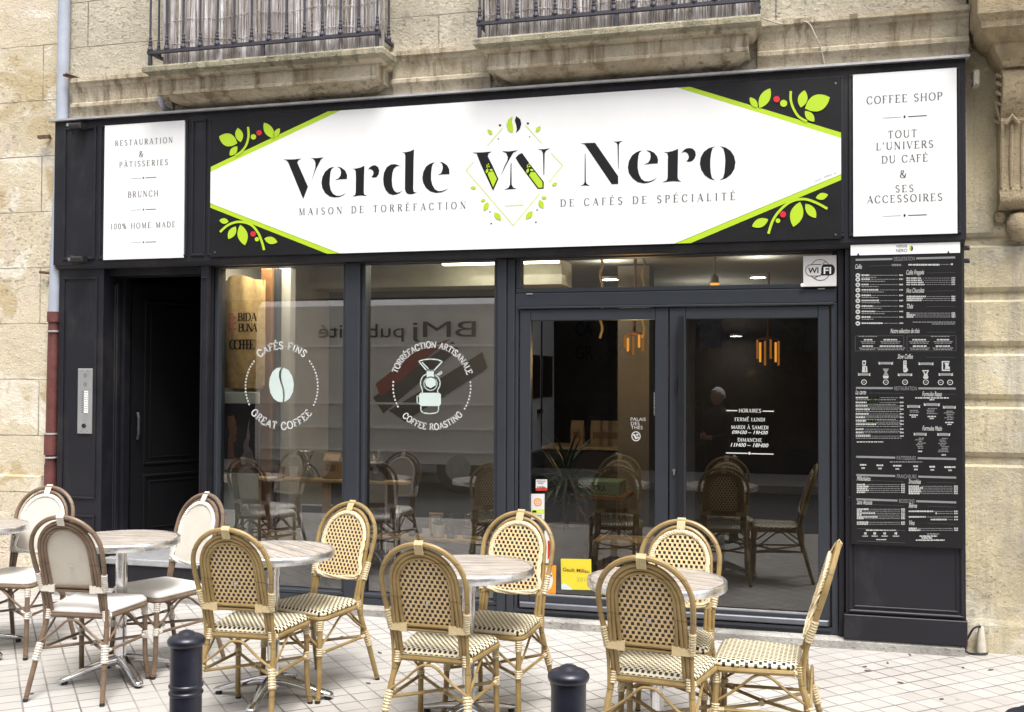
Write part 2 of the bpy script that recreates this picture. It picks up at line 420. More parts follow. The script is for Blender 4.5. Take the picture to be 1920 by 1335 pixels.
# balcony slabs: moulded edge on three sides, sloping underside back to the wall
def balcony(x0, x1, zt=3.762):
    pr_ = [(0, zt), (.006, zt - .012), (.004, zt - .042), (-.02, zt - .052), (-.03, zt - .068), (-.045, zt - .08), (-.072, zt - .088), (-.076, zt - .165), (-.068, zt - .175), (-.07, zt - .19),
           (-.10, zt - .192), (-.13, zt - .215), (-.17, zt - .232), (-.25, zt - .262)]
    m = MB(); n = 14
    vs = []
    for d, z in pr_:
        vs += [(x0 - d, 6.62, z), (x0 - d, 6.30 - d, z), (x1 + d, 6.30 - d, z), (x1 + d, 6.62, z)]
    fs = []
    for i in range(len(pr_) - 1):
        a = i * 4; b = a + 4
        for k in range(3): fs.append((a + k, b + k, b + k + 1, a + k + 1))
    L = (len(pr_) - 1) * 4
    m.add(vs, [(0, 1, 2, 3)] + fs[:12]); m.mi = 1; m.add(vs, fs[12:] + [(L + 3, L + 2, L + 1, L)])
    return m.build('balcony', [S_MOSS, S_MOULD], house)
balcony(-4.371, -2.583); balcony(-1.961, -.186)

def railing(x0, x1, n, label):
    t = thing('balcony_railing', label, 'railing', ((x0 + x1) / 2, 6.33, 3.77), group='iron railings of the balconies')
    zr = 3.862
    m = MB(); m.box(x0 - .02, x1 + .02, 6.318, 6.342, zr - .011, zr + .011); m.box(x0 - .011, x0 + .011, 6.342, 6.60, zr - .01, zr + .01); m.box(x1 - .011, x1 + .011, 6.342, 6.60, zr - .01, zr + .01)
    m.build('bottom_rail', IRON, t)
    m = MB(); m.box(x0 - .02, x1 + .02, 6.31, 6.35, 4.78, 4.81); m.build('top_rail', IRON, t)
    for x in (x0, (x0 + x1) / 2 + .02, x1):
        m = MB(); m.box(x - .012, x + .012, 6.322, 6.338, 3.755, zr - .011); m.build('foot', IRON, t)
    bm_ = MB(); bm_.lathe([(.018, zr + .011), (.020, zr + .02), (.010, zr + .045), (.014, zr + .05), (.014, zr + .058), (.009, zr + .064), (.012, zr + .072), (.012, zr + .079), (.008, zr + .09), (.0105, zr + .098), (.0105, zr + .104), (.0075, zr + .115), (.0075, 4.78)], 8, (0, 6.33, 0))
    first = None
    for i in range(n):
        x = x0 + (x1 - x0) * i / (n - 1)
        if first is None:
            first = bm_.build('baluster', IRON, None); first.parent = t; first.location = (x - t.location.x, -t.location.y, -t.location.z)
        else:
            c = first.copy(); COL.objects.link(c); c.location.x = x - t.location.x
    for x in (x0, x1):
        for k in range(2):
            c = first.copy(); COL.objects.link(c); c.location = (x - t.location.x, -t.location.y + .10 + .1 * k, -t.location.z)
railing(-4.335, -2.632, 14, 'black iron railing with turned balusters on the left balcony')
railing(-1.93, -.205, 15, 'black iron railing with turned balusters on the right balcony')

def reed_mat():
    t = NT('weathered_reed'); X, Y, Z = t.xyz()[0:3]
    n1 = t.noise(1, 4, .75, v=t.scale(t.obj(), 34, 34, .9), dist=.3); n2 = t.noise(2.6, 6, .7)
    c = t.ramp(n1, [(.30, (.09, .075, .075)), (.43, (.30, .27, .265)), (.55, (.48, .45, .45)), (.68, (.85, .84, .85))])
    c = t.mix(t.ramp(n2, [(.45, (0, 0, 0)), (.60, (.55,) * 3)]), c, (.19, .155, .135))
    return t.bsdf(c, .8, 0, None, .2)
REED = reed_mat()
def reeds(x0, x1, label):
    t = MB(); x = x0
    while x < x1:
        r = random.uniform(.0045, .009); y = 6.372 + random.uniform(-.006, .006); tilt = random.gauss(0, .028); z0 = 3.768 + random.choice((0, 0, 0, .004, .02)) * random.random()
        top = 4.72 + random.uniform(-.12, .05)
        t.tube([(x, y, z0), (x + tilt * .4, y + random.uniform(-.003, .003), z0 + .4), (x + tilt, y, top)], r, 5)
        x += r * random.uniform(1.3, 2.3)
    for z in (3.93, 4.08, 4.35):
        t.tube([(x0 + (x1 - x0) * k / 16, 6.36, z + .012 * math.sin(k * 1.3 + z * 9)) for k in range(17)], .0022, 4)
    o = t.build('reed_screen', REED, None, smooth=True)
    return tag(o, label, 'screen', 'reed screens behind the railings')
reeds(-4.25, -2.60, 'grey weathered reed screen tied behind the left balcony railing')
reeds(-1.90, -.19, 'grey weathered reed screen tied behind the right balcony railing')

# carved console on the far right, carrying a moulded block
m = MB()
cprof = [(6.70, 3.40), (6.50, 3.40), (6.47, 3.36), (6.46, 3.30), (6.48, 3.22), (6.52, 3.16), (6.545, 3.12), (6.535, 3.10), (6.55, 3.06), (6.57, 2.95), (6.585, 2.80), (6.59, 2.70), (6.575, 2.66), (6.585, 2.63), (6.62, 2.60), (6.70, 2.59)]
m.prof_x(cprof, 1.165, 1.56)
def prof_y(z):
    for (ya, za), (yb, zb) in zip(cprof[1:], cprof[2:]):
        if zb <= z <= za: return ya + (yb - ya) * (za - z) / max(1e-6, za - zb)
    return 6.6
con = m.build('console', S_CARVE, house, smooth=True)
m = MB()
for x in (1.175, 1.225, 1.285, 1.345, 1.40, 1.46, 1.52):     # raised fillets between the flutes
    zs = [3.08, 3.0, 2.9, 2.8, 2.72]
    m.tube([(x, prof_y(z) - .002, z) for z in zs], [.010, .011, .011, .010, .007], 6)
m.build('fluting', S_CARVE, con)
m = MB()
for k in range(6):                                             # leaf carved on the flank
    z = 3.34 - k * .05
    m.tube([(1.163, prof_y(z) + .02, z), (1.150, prof_y(z) + .075, z + .028), (1.160, prof_y(z) + .13, z + .065)], [.006, .016, .004], 6)
m.tube([(1.165, 6.56, 3.10), (1.150, 6.575, 3.2), (1.165, 6.60, 3.33)], [.006, .014, .004], 6)
for x in (1.22, 1.34, 1.46):
    m.tube([(x - .03, 6.53, 3.08), (x, 6.515, 3.125), (x + .035, 6.53, 3.08)], .012, 6)
m.build('leaf_carving', S_CARVE, con)
m = MB(); m.lathe([(.0, -.09), (.05, -.075), (.075, -.03), (.08, .02), (.06, .07), (0, .09)], 14, (1.285, 6.66, 2.50)); m.lathe([(.0, -.04), (.03, -.03), (.036, 0), (.03, .03), (0, .04)], 10, (1.18, 6.675, 2.56))
m.build('pendant', S_CARVE, con, smooth=True)
m = MB(); vs = []
bp = [(.0, 4.3), (0, 3.66), (-.02, 3.62), (-.025, 3.585), (-.075, 3.53), (-.10, 3.52), (-.115, 3.47), (-.15, 3.42), (-.16, 3.395)]
for d, z in bp:
    vs += [(1.005 - d, 6.70, z), (1.005 - d, 6.30 - d, z), (1.9, 6.30 - d, z), (1.9, 6.70, z)]
fs = []
for i in range(len(bp) - 1):
    for k in range(3): fs.append((i * 4 + k, i * 4 + 4 + k, i * 4 + 5 + k, i * 4 + 1 + k))
L = (len(bp) - 1) * 4; fs += [(0, 1, 2, 3), (L + 3, L + 2, L + 1, L)]
m.add(vs, fs); m.build('console_block', S_CARVE, house)
# low worn steps under the shop front
m = MB(); m.prof_x([(6.80, -.01), (6.525, -.01), (6.522, .045), (6.535, .058), (6.80, .062)], -5.22, .955); m.build('stone_sill', S_SILL, house)
m = MB(); m.box(-5.22, -5.19, 6.56, 6.9, 0, 3.5); m.build('corner_stone', S_UP, house)

# neighbour on the left
nb = thing('neighbour_house', 'pale limestone house wall left of the drainpipe', 'house', (-8, 6.9, 0))
m = MB(); m.box(-16, -5.215, 6.615, 7.1, -.1, 11)
m.build('wall', S_LEFT, nb)
m = MB(); m.bevbox(-16, -5.40, 6.585, 6.62, -.1, .86, .012)
m.build('base_course', S_LEFT, nb)

# ------------------------------------------------------------------ across the street (seen in the panes only)
opp = thing('opposite_house', 'stone house row across the street mirrored in the cafe windows', 'house', (0, -5.6, 0))
S_OPP = plain('opposite_render', (.30, .28, .25), .9, var=.15, sc=2)
DKSH = plain('opposite_shop_paint', (.028, .032, .045), .5)
DKGL = plain('opposite_window_dark', (.012, .013, .016), .08)
m = MB(); m.box(-16, 16, -6.4, -5.2, 3.2, 8.2); m.build('wall', S_OPP, opp)
m = MB(); m.box(-16, 16, -6.4, -5.05, -.1, 3.1); m.build('shop_base', DKSH, opp)
m = MB(); m.box(-16, 16, -5.3, -4.95, 3.1, 3.3); m.build('cornice', S_OPP, opp)
for i in range(9):
    x = -13 + i * 3.1
    m = MB(); m.frame(x - .6, x + .6, 4.3, 6.6, -5.2, -5.14, .09); wfr = m.build('window', WHITE, opp)
    m = MB(); m.box(x - .51, x + .51, -5.19, -5.17, 4.39, 6.51); m.build('pane', DKGL, wfr)
    m = MB(); m.frame(x - 1.2, x + 1.2, .3, 2.7, -5.05, -5.0, .08); sfr = m.build('shop_window', ALU, opp)
    m = MB(); m.box(x - 1.12, x + 1.12, -5.04, -5.02, .38, 2.62); m.build('pane', DKGL, sfr)

# ------------------------------------------------------------------ black timber shop front
YF, YP, YW = 6.50, 6.54, 6.62
front = thing('shop_front', 'black painted timber cafe front with glazed double door and two shop windows', 'shop front', (-2.14, 6.6, 0))
ZB, ZT = 2.415, 3.470
XL, XR = -5.245, .970
m = MB(); m.box(XL, XR, YF, 6.66, ZB, ZT)
fas = m.build('fascia', BLACK, front)
def fpanel(xa, xb, wd=.016):
    m.frame(xa, xb, ZB + .035, ZT - .05, YF - .012, YF, wd, .004)
m = MB()
fpanel(fx(120, 360, YF), fx(180, 360, YF)); fpanel(fx(187, 360, YF), fx(352, 360, YF)); fpanel(fx(359, 360, YF), fx(386, 360, YF))
fpanel(fx(391, 360, YF), fx(1583, 300, YF), .022); fpanel(fx(1591, 280, YF), fx(1802, 280, YF), .018)
m.build('moulding', BLACK, fas)
m = MB(); m.prof_x([(6.66, ZT + .012), (6.46, ZT - .002), (6.46, ZT + .012), (6.66, ZT + .028)], XL - .03, XR + .02)
m.build('flashing', ZINC, front)
m = MB(); m.prof_x([(6.66, ZB - .03), (6.53, ZB - .03), (6.51, ZB - .012), (6.505, ZB), (6.66, ZB)], XL + .01, XR - .005); m.build('soffit_moulding', BLACK, front)
# left pillar
xa, xb = -5.222, -4.843
zt = ZB - .03
m = MB(); m.box(xa, xb, YP, 6.68, .06, zt)
pil = m.build('pillar', BLACK, front)
m = MB()
m.frame(xa + .035, xb - .05, fz(150, 935, YP), zt - .06, YP - .012, YP, .016); m.frame(xa + .035, xb - .05, .28, fz(150, 965, YP), YP - .012, YP, .016)
m.bevbox(xa - .004, xb + .004, YP - .022, YP, .06, .22, .006)
m.build('moulding', BLACK, pil)
# recessed side entrance
m = MB(); m.box(xb - .03, xb, 6.68, 6.92, .28, zt); m.frame(xb, xb + .03, .28, zt - .1, 6.66, 6.70, .012); m.box(xb, xb + .045, 6.73, 6.80, .28, zt); m.build('door_jamb', BLACK, front)
m = MB(); m.box(xb, -4.046, 6.60, 6.80, fz(300, 515, 6.6), zt); m.build('door_lintel', BLACK, front)
m = MB(); m.box(xb + .001, -4.047, 6.60, 7.9, .06, .235); st = m.build('step_riser', BLACK, front)
m = MB(); m.bevbox(xb + .002, -4.048, 6.585, 7.9, .235, .282, .006); m.build('step', plain('worn_metal_step', (.34, .34, .35), .5, .2, var=.2, sc=14), front)
m = MB(); m.box(-4.046, -4.034, YP, 6.95, .06, zt); m.box(-4.034, -4.02, YP, 6.69, .06, zt); m.box(-4.02, -3.985, YP, 6.69, .06, zt); m.box(-3.985, -3.976, 6.575, 6.72, .06, zt); m.frame(-4.044, -3.987, .3, zt - .08, YP - .008, YP, .012)
m.build('pillar', BLACK, front)
# the open door leaf inside the recess
ang = math.radians(64); hx, hy = xb + .06, 6.80; wl = .80
m = MB(); m.box(0, wl, 0, .04, .285, 2.30)
for z0, z1 in ((.40, .86), (.93, 2.18)):
    m.frame(.10, wl - .09, z0, z1, -.010, 0, .022, .006); m.frame(.15, wl - .14, z0 + .05, z1 - .05, -.006, 0, .012, .003)
R_ = Matrix.Rotation(ang, 4, 'Z')
m.v = [tuple(R_ @ Vector(v) + Vector((hx, hy, 0))) for v in m.v]
leaf = m.build('entrance_door', plain('shaded_door_black', (.0045, .0044, .0055), .55, spec=.18), front)  # darkness of the recess put into the leaf's colour
m = MB(); m.tube([(.035, -.03, 1.13), (.035, -.045, 1.17), (.035, -.045, 1.29), (.035, -.03, 1.33)], .010, 8)
m.v = [tuple(R_ @ Vector(v) + Vector((hx, hy, 0))) for v in m.v]; m.build('handle', IRON, leaf)
m = MB(); m.box(-4.90, -4.85, 6.92, 9.2, 0, 2.66); m.box(-4.85, -4.036, 9.1, 9.2, 0, 2.66); m.box(-4.85, -4.062, 6.9, 9.1, 2.45, 2.5); m.box(-4.06, -4.036, 6.95, 9.1, 0, 2.66); m.box(-4.85, -4.062, 7.9, 9.1, .2, .28)
tag(m.build('hallway', plain('dark_hall', (.006, .0055, .006), .8)), kind='structure')

# glazing frames
def window(name, x0, x1, z0, z1, wd=.03, y0=6.605, y1=6.70, yg=6.655, gm=GLASS, mat=None):
    """x0..x1, z0..z1 is the clear glass; the frame stands round it"""
    m = MB(); m.frame(x0 - wd, x1 + wd, z0 - wd, z1 + wd, y0, y1, wd, .005)
    w_ = m.build(name, mat or ALU, front)
    g_ = MB(); g_.add([(x0 - .004, yg, z0 - .004), (x1 + .004, yg, z0 - .004), (x1 + .004, yg, z1 + .004), (x0 - .004, yg, z1 + .004)], [(0, 1, 2, 3)])
    g_.build('pane', gm, w_)
    return w_
W1 = (-3.944, -2.985, .135, 2.375); W2 = (-2.820, -1.905, .135, 2.375)
window('shop_window', *W1); window('shop_window', *W2)
m = MB(); m.bevbox(-2.954, -2.851, 6.575, 6.72, .062, zt, .006); m.build('mullion', ALU, front)
m = MB(); m.bevbox(-1.874, -1.815, 6.575, 6.72, .062, zt, .006); m.bevbox(-1.814, -1.762, 6.59, 6.72, .062, zt, .006); m.build('mullion', ALU, front)
window('transom_window', -1.728, .228, 2.185, 2.375, .03)
m = MB(); m.bevbox(-1.76, .26, 6.60, 6.70, 2.065, 2.154, .005); m.bevbox(-1.74, .24, 6.585, 6.60, 2.052, 2.066, .003); m.build('door_head', ALU, front)
m = MB(); m.bevbox(-1.76, -1.737, 6.60, 6.70, .10, 2.064, .004); m.bevbox(.223, .262, 6.60, 6.70, .10, 2.064, .004); m.build('door_frame', ALU, front)
m = MB(); m.bevbox(.263, .300, 6.575, 6.72, .062, zt, .006); m.build('mullion', BLACK, front)
for x in (fx(993, 549, 6.6), fx(1540, 545, 6.6)):
    m = MB(); m.box(x - .02, x + .02, 6.592, 6.60, 2.147, 2.153); m.build('drain_cap', ZINC, front)
m = MB(); m.box(-3.974, .262, 6.60, 6.72, .062, .104); m.build('threshold', ALU, front)
m = MB(); m.box(-1.735, .22, 6.585, 6.60, .085, .103); m.build('threshold_trim', ALU, front)
# double door
def door(x0, x1, gx0, gx1, gz0, gz1):
    m = MB(); z0, z1 = .112, 2.050
    m.bevbox(x0, gx0, 6.60, 6.66, z0, z1, .004); m.bevbox(gx1, x1, 6.60, 6.66, z0, z1, .004)
    m.bevbox(gx0, gx1, 6.60, 6.66, z0, gz0, .004); m.bevbox(gx0, gx1, 6.60, 6.66, gz1, z1, .004)
    d = m.build('glass_door', ALU, front)
    g_ = MB(); g_.add([(gx0, 6.632, gz0), (gx1, 6.632, gz0), (gx1, 6.632, gz1), (gx0, 6.632, gz1)], [(0, 1, 2, 3)]); g_.build('pane', GLASSD, d)
    m = MB(); m.bevbox(x0 + .01, x1 - .01, 6.578, 6.60, .112, .148, .006); m.build('weather_bar', plain('silver_bar', (.13, .135, .155), .4, .5), d)
    m = MB(); m.box(gx0 + .001, gx1 - .001, 6.607, 6.613, gz0, gz0 + .008); m.build('glazing_bead', ZINC, d)
    return d
dl = door(-1.728, -.760, fx(996, 800, 6.63), fx(1229, 800, 6.63), .195, 1.975)
dr = door(-.752, .214, fx(1286, 800, 6.63), fx(1534, 800, 6.63), .175, 1.975)
m = MB(); hxx = fx(1277, 800, 6.57); m.box(hxx - .016, hxx + .016, 6.545, 6.572, .30, 1.99); m.box(hxx - .012, hxx + .012, 6.572, 6.60, .5, .54); m.box(hxx - .012, hxx + .012, 6.572, 6.60, 1.8, 1.84)
m.build('pull_bar', plain('dark_handle', (.012, .012, .013), .35), dr)
m = MB(); lx, lz = fx(1264, 884, 6.6), fz(1264, 884, 6.6); m.lathe([(.010, 0), (.010, .008), (.007, .010)], 10, (lx, 6.589, lz + .008), 'y'); m.box(lx - .005, lx + .005, 6.591, 6.60, lz - .022, lz)
m.build('lock', STEEL, dr)
m = MB(); m.box(lx + .005, lx + .02, 6.585, 6.60, 1.52, 1.60); m.build('hinge_block', DARKG, dr)
# right panel with plinth
xa, xb = .302, .964
m = MB(); m.box(xa, xb, YP, 6.68, .21, ZB - .002); rp = m.build('side_panel', BLACK, front)
m = MB(); m.frame(xa + .015, xb - .012, fz(1690, 1157, YP) + .012, fz(1690, 1030, YP) + .3, YP - .012, YP, .018, .006); m.frame(xa + .045, xb - .042, fz(1690, 1147, YP) + .012, fz(1690, 1030, YP) + .27, YP - .007, YP, .012, .003); m.build('moulding', BLACK, rp)
m = MB(); m.bevbox(xa - .012, xb + .006, 6.518, 6.68, .063, .207, .004); m.build('plinth', BLACK, front)

# ------------------------------------------------------------------ drainpipe
dp = thing('drainpipe', 'drainpipe painted blue grey above and rust red below beside the black front', 'drainpipe', (-5.29, 6.56, 0))
PBLUE = plain('blue_grey_pipe', (.36, .39, .46), .5, var=.1, sc=6)
PRED = plain('rust_red_cast_iron', (.115, .035, .03), .6, var=.35, sc=14, bump=.3, bsc=60)
pts = [(x_, 6.56, z_) for x_, z_ in ((-5.226, 4.9), (-5.227, 4.2), (-5.232, 3.52), (-5.25, 2.95), (-5.262, 2.6), (-5.272, 2.32), (-5.279, 2.05))]
m = MB(); m.tube(pts, .043, 14); m.build('upper_pipe', PBLUE, dp, smooth=True)
m = MB(); m.tube([(-5.279, 6.56, 2.06), (-5.286, 6.56, 1.5), (-5.292, 6.56, .9)], .041, 14); m.tube([(-5.279, 6.56, 2.075), (-5.279, 6.56, 2.0)], .050, 14); m.tube([(-5.2905, 6.56, 1.17), (-5.291, 6.56, 1.02)], .050, 14); m.tube([(-5.292, 6.56, .95), (-5.30, 6.56, .02)], .045, 14)
m.build('lower_pipe', PRED, dp, smooth=True)
for z_, x_ in ((1.93, -5.281), (1.175, -5.290), (1.0, -5.291)):
    m = MB(); m.lathe([(.052, -.006), (.053, 0), (.052, .006)], 16, (x_, 6.56, z_)); m.build('clamp', ZINC, dp)
RUST = plain('rusty_iron', (.11, .055, .03), .8, var=.4, sc=40, bump=.4)
for lab, (px_, py_, dx_, dz_) in (('rusty flat iron hook on the pale wall left of the upper drainpipe', (84, 257, -.06, .012)), ('rusty round peg on the pale wall beside the lower end of the grey pipe', (85, 511, -.05, 0))):
    p = at(px_, py_, 6.57); m = MB(); m.box(p.x - .05, p.x + .05, 6.55, 6.575, p.z - .012, p.z + .012) if dz_ else m.tube([(p.x - .05, 6.57, p.z + .006), (p.x + .05, 6.58, p.z - .006)], .011, 8)
    m.tube([(p.x, 6.57, p.z), (p.x + .02, 6.62, p.z)], .007, 6)
    tag(m.build('wall_hook', RUST), lab, 'hook', 'rusty hooks by the drainpipe')
p = at(131, 143, 6.50); m = MB(); m.tube([(p.x - .05, 6.49, p.z + .012), (p.x + .05, 6.60, p.z - .01)], .011, 6); m.tube([(p.x - .03, 6.49, p.z + .020), (p.x + .05, 6.60, p.z + .0)], .006, 6)
tag(m.build('wall_hook', RUST), 'dark iron bar sticking out over the end of the stone string course', 'hook', 'rusty hooks by the drainpipe')
# small grey waste pipe under the left balcony
m = MB(); q = [at(301, 176, 6.42), at(302, 190, 6.45), at(308, 202, 6.5), at(322, 210, 6.58)]
m.tube(spline([tuple(v) for v in q], 5), .020, 10); tag(m.build('waste_pipe', PBLUE, smooth=True), 'short bent grey waste pipe under the left balcony corner', 'pipe')
# cable hanging over the string course
m = MB(); q = [at(1428, 34, 6.42), at(1470, 46, 6.54), at(1512, 41, 6.53), at(1530, 70, 6.53), at(1540, 95, 6.56), at(1546, 120, 6.58)]
m.tube(spline([tuple(v) for v in q], 5), .005, 6); tag(m.build('loose_cable', plain('pale_cable', (.42, .38, .30), .7), smooth=True), 'thin pale loose cable hanging over the string course right of the right balcony', 'cable')
# broken bracket on the pier beside the sign
p = at(1829, 149, 6.55); m = MB(); m.bevbox(p.x - .016, p.x + .016, 6.50, 6.60, p.z - .045, p.z + .045, .008); m.tube([(p.x - .07, 6.62, p.z - .005), (p.x, 6.56, p.z - .005)], .012, 8)
tag(m.build('wall_bracket', plain('chipped_paint', (.42, .36, .30), .8, var=.35, sc=60)), 'chipped cream bracket sticking out right of the sign board', 'bracket')
for (px_, py_, lab) in ((1811, 465, 'upper'), (1811, 489, 'lower')):
    p = at(px_, py_, 6.60); m = MB(); m.box(p.x - .014, p.x + .012, 6.59, 6.62, p.z - .012, p.z + .012); m.tube([(p.x + .008, 6.60, p.z), (p.x + .02, 6.60, p.z)], .014, 8)
    tag(m.build('wall_fixing', DARKG), 'small black fixing, %s of two beside the menu board top' % lab, 'fixing', 'black fixings beside the menu board')
# floodlights on the black left panel
for (px_, py_, lab, up_) in ((140, 237, 'black floodlight clamped under the top edge of the left black panel', 1), (143, 486, 'black floodlight lying on the lower moulding of the left black panel', 0)):
    p = at(px_, py_, 6.44)
    t = thing('floodlight', lab, 'lamp', (p.x, 6.45, p.z), group='black floodlights on the sign board')
    m = MB(); m.bevbox(p.x - .03, p.x + .075, 6.40, 6.47, p.z - .022, p.z + .018, .012); m.build('housing', DARKG, t)
    m = MB(); m.tube([(p.x - .025, 6.47, p.z + .01), (p.x - .05, 6.45, p.z + .028), (p.x - .052, 6.44, p.z - .01), (p.x - .06, 6.498, p.z - .03)], .006, 6); m.box(p.x - .005, p.x + .04, 6.47, 6.498, p.z - .01, p.z + .01); m.build('bracket', IRON, t)
    m = MB(); m.lathe([(.012, 0), (.010, .008)], 10, (p.x - .05, 6.425, p.z + .012 * up_), 'y'); m.build('knob', STEEL, t)
# intercom
t = thing('intercom_panel', 'tall stainless steel intercom panel with buttons on the left black pillar', 'intercom', (fx(160, 752, YP), YP, fz(160, 752, YP)))
x0, x1, z0, z1 = fx(147, 752, YP), fx(174, 752, YP), fz(160, 813, YP), fz(160, 691, YP)
m = MB(); m.bevbox(x0, x1, YP - .012, YP, z0, z1, .004); m.build('plate', plain('intercom_steel', (.60, .60, .60), .35, .75, var=.04), t)
xm, W_ = (x0 + x1) / 2, x1 - x0
for zz in (z1 - .05, z1 - .115):
    m = MB()
    for k in range(5):
        for j in range(5):
            if (k - 2) ** 2 + (j - 2) ** 2 <= 5: m.lathe([(.0022, 0), (.0018, .001)], 6, (xm + .004 + (k - 2) * .0065, YP - .0132, zz + (j - 2) * .0065), 'y')
    m.build('speaker_grille', INK2, t)
m = MB()
for k in range(10):
    zz = z1 - .17 - k * .0165; m.bevbox(xm - .002, xm + .03, YP - .017, YP - .012, zz - .006, zz + .006, .002)
m.build('name_buttons', WHITE, t)
m = MB()
for k in range(10):
    zz = z1 - .17 - k * .0165; m.box(xm - .026, xm - .010, YP - .0135, YP - .012, zz - .002, zz + .002)
m.build('flat_numbers', INK2, t)
m = MB(); m.lathe([(.016, -.006), (.016, 0)], 14, (xm - .002, YP - .012, z0 + .058), 'y'); m.build('key_lock', DARKG, t)
for sx in (-1, 1):
    for zz in (z0 + .018, z1 - .018):
        m = MB(); m.lathe([(.0035, -.002), (.0035, 0)], 8, (xm + sx * .025, YP - .012, zz), 'y'); m.build('screw', INK2, t)
# conduit end with black cable at the foot of the pier
t = thing('cable_conduit', 'beige conical plastic conduit with a looping black cable at the foot of the stone pier', 'conduit', (1.068, 6.63, 0))
p = at(1840, 1219, 6.62)
m = MB(); m.lathe([(.028, .0), (.028, .012), (.025, .04), (.0165, .135), (.0145, .148), (.0, .148)], 14, (p.x, 6.625, .012)); m.build('sleeve', plain('beige_plastic', (.50, .46, .38), .6, var=.2, sc=30), t, smooth=True)
m = MB(); m.tube(spline([(p.x - .002, 6.62, .15), (p.x - .012, 6.61, .165), (p.x - .045, 6.60, .15), (p.x - .07, 6.61, .10), (p.x - .08, 6.62, .07)], 6), .006, 8); m.tube(spline([(p.x + .03, 6.60, .012), (p.x - .02, 6.58, .010), (p.x - .08, 6.60, .012), (p.x - .11, 6.62, .06)], 6), .006, 8); m.build('cable', DARKG, t, smooth=True)
m = MB(); m.box(p.x - .092, p.x - .068, 6.60, 6.63, .055, .08); m.build('cable_clip', plain('pinkish_clip', (.3, .2, .17), .7), t)

# ------------------------------------------------------------------ lettering
def arc(cx, cy, rx, ry, a0, a1, n=14):
    return [(cx + rx * math.cos(math.radians(a0 + (a1 - a0) * i / n)), cy + ry * math.sin(math.radians(a0 + (a1 - a0) * i / n))) for i in range(n + 1)]
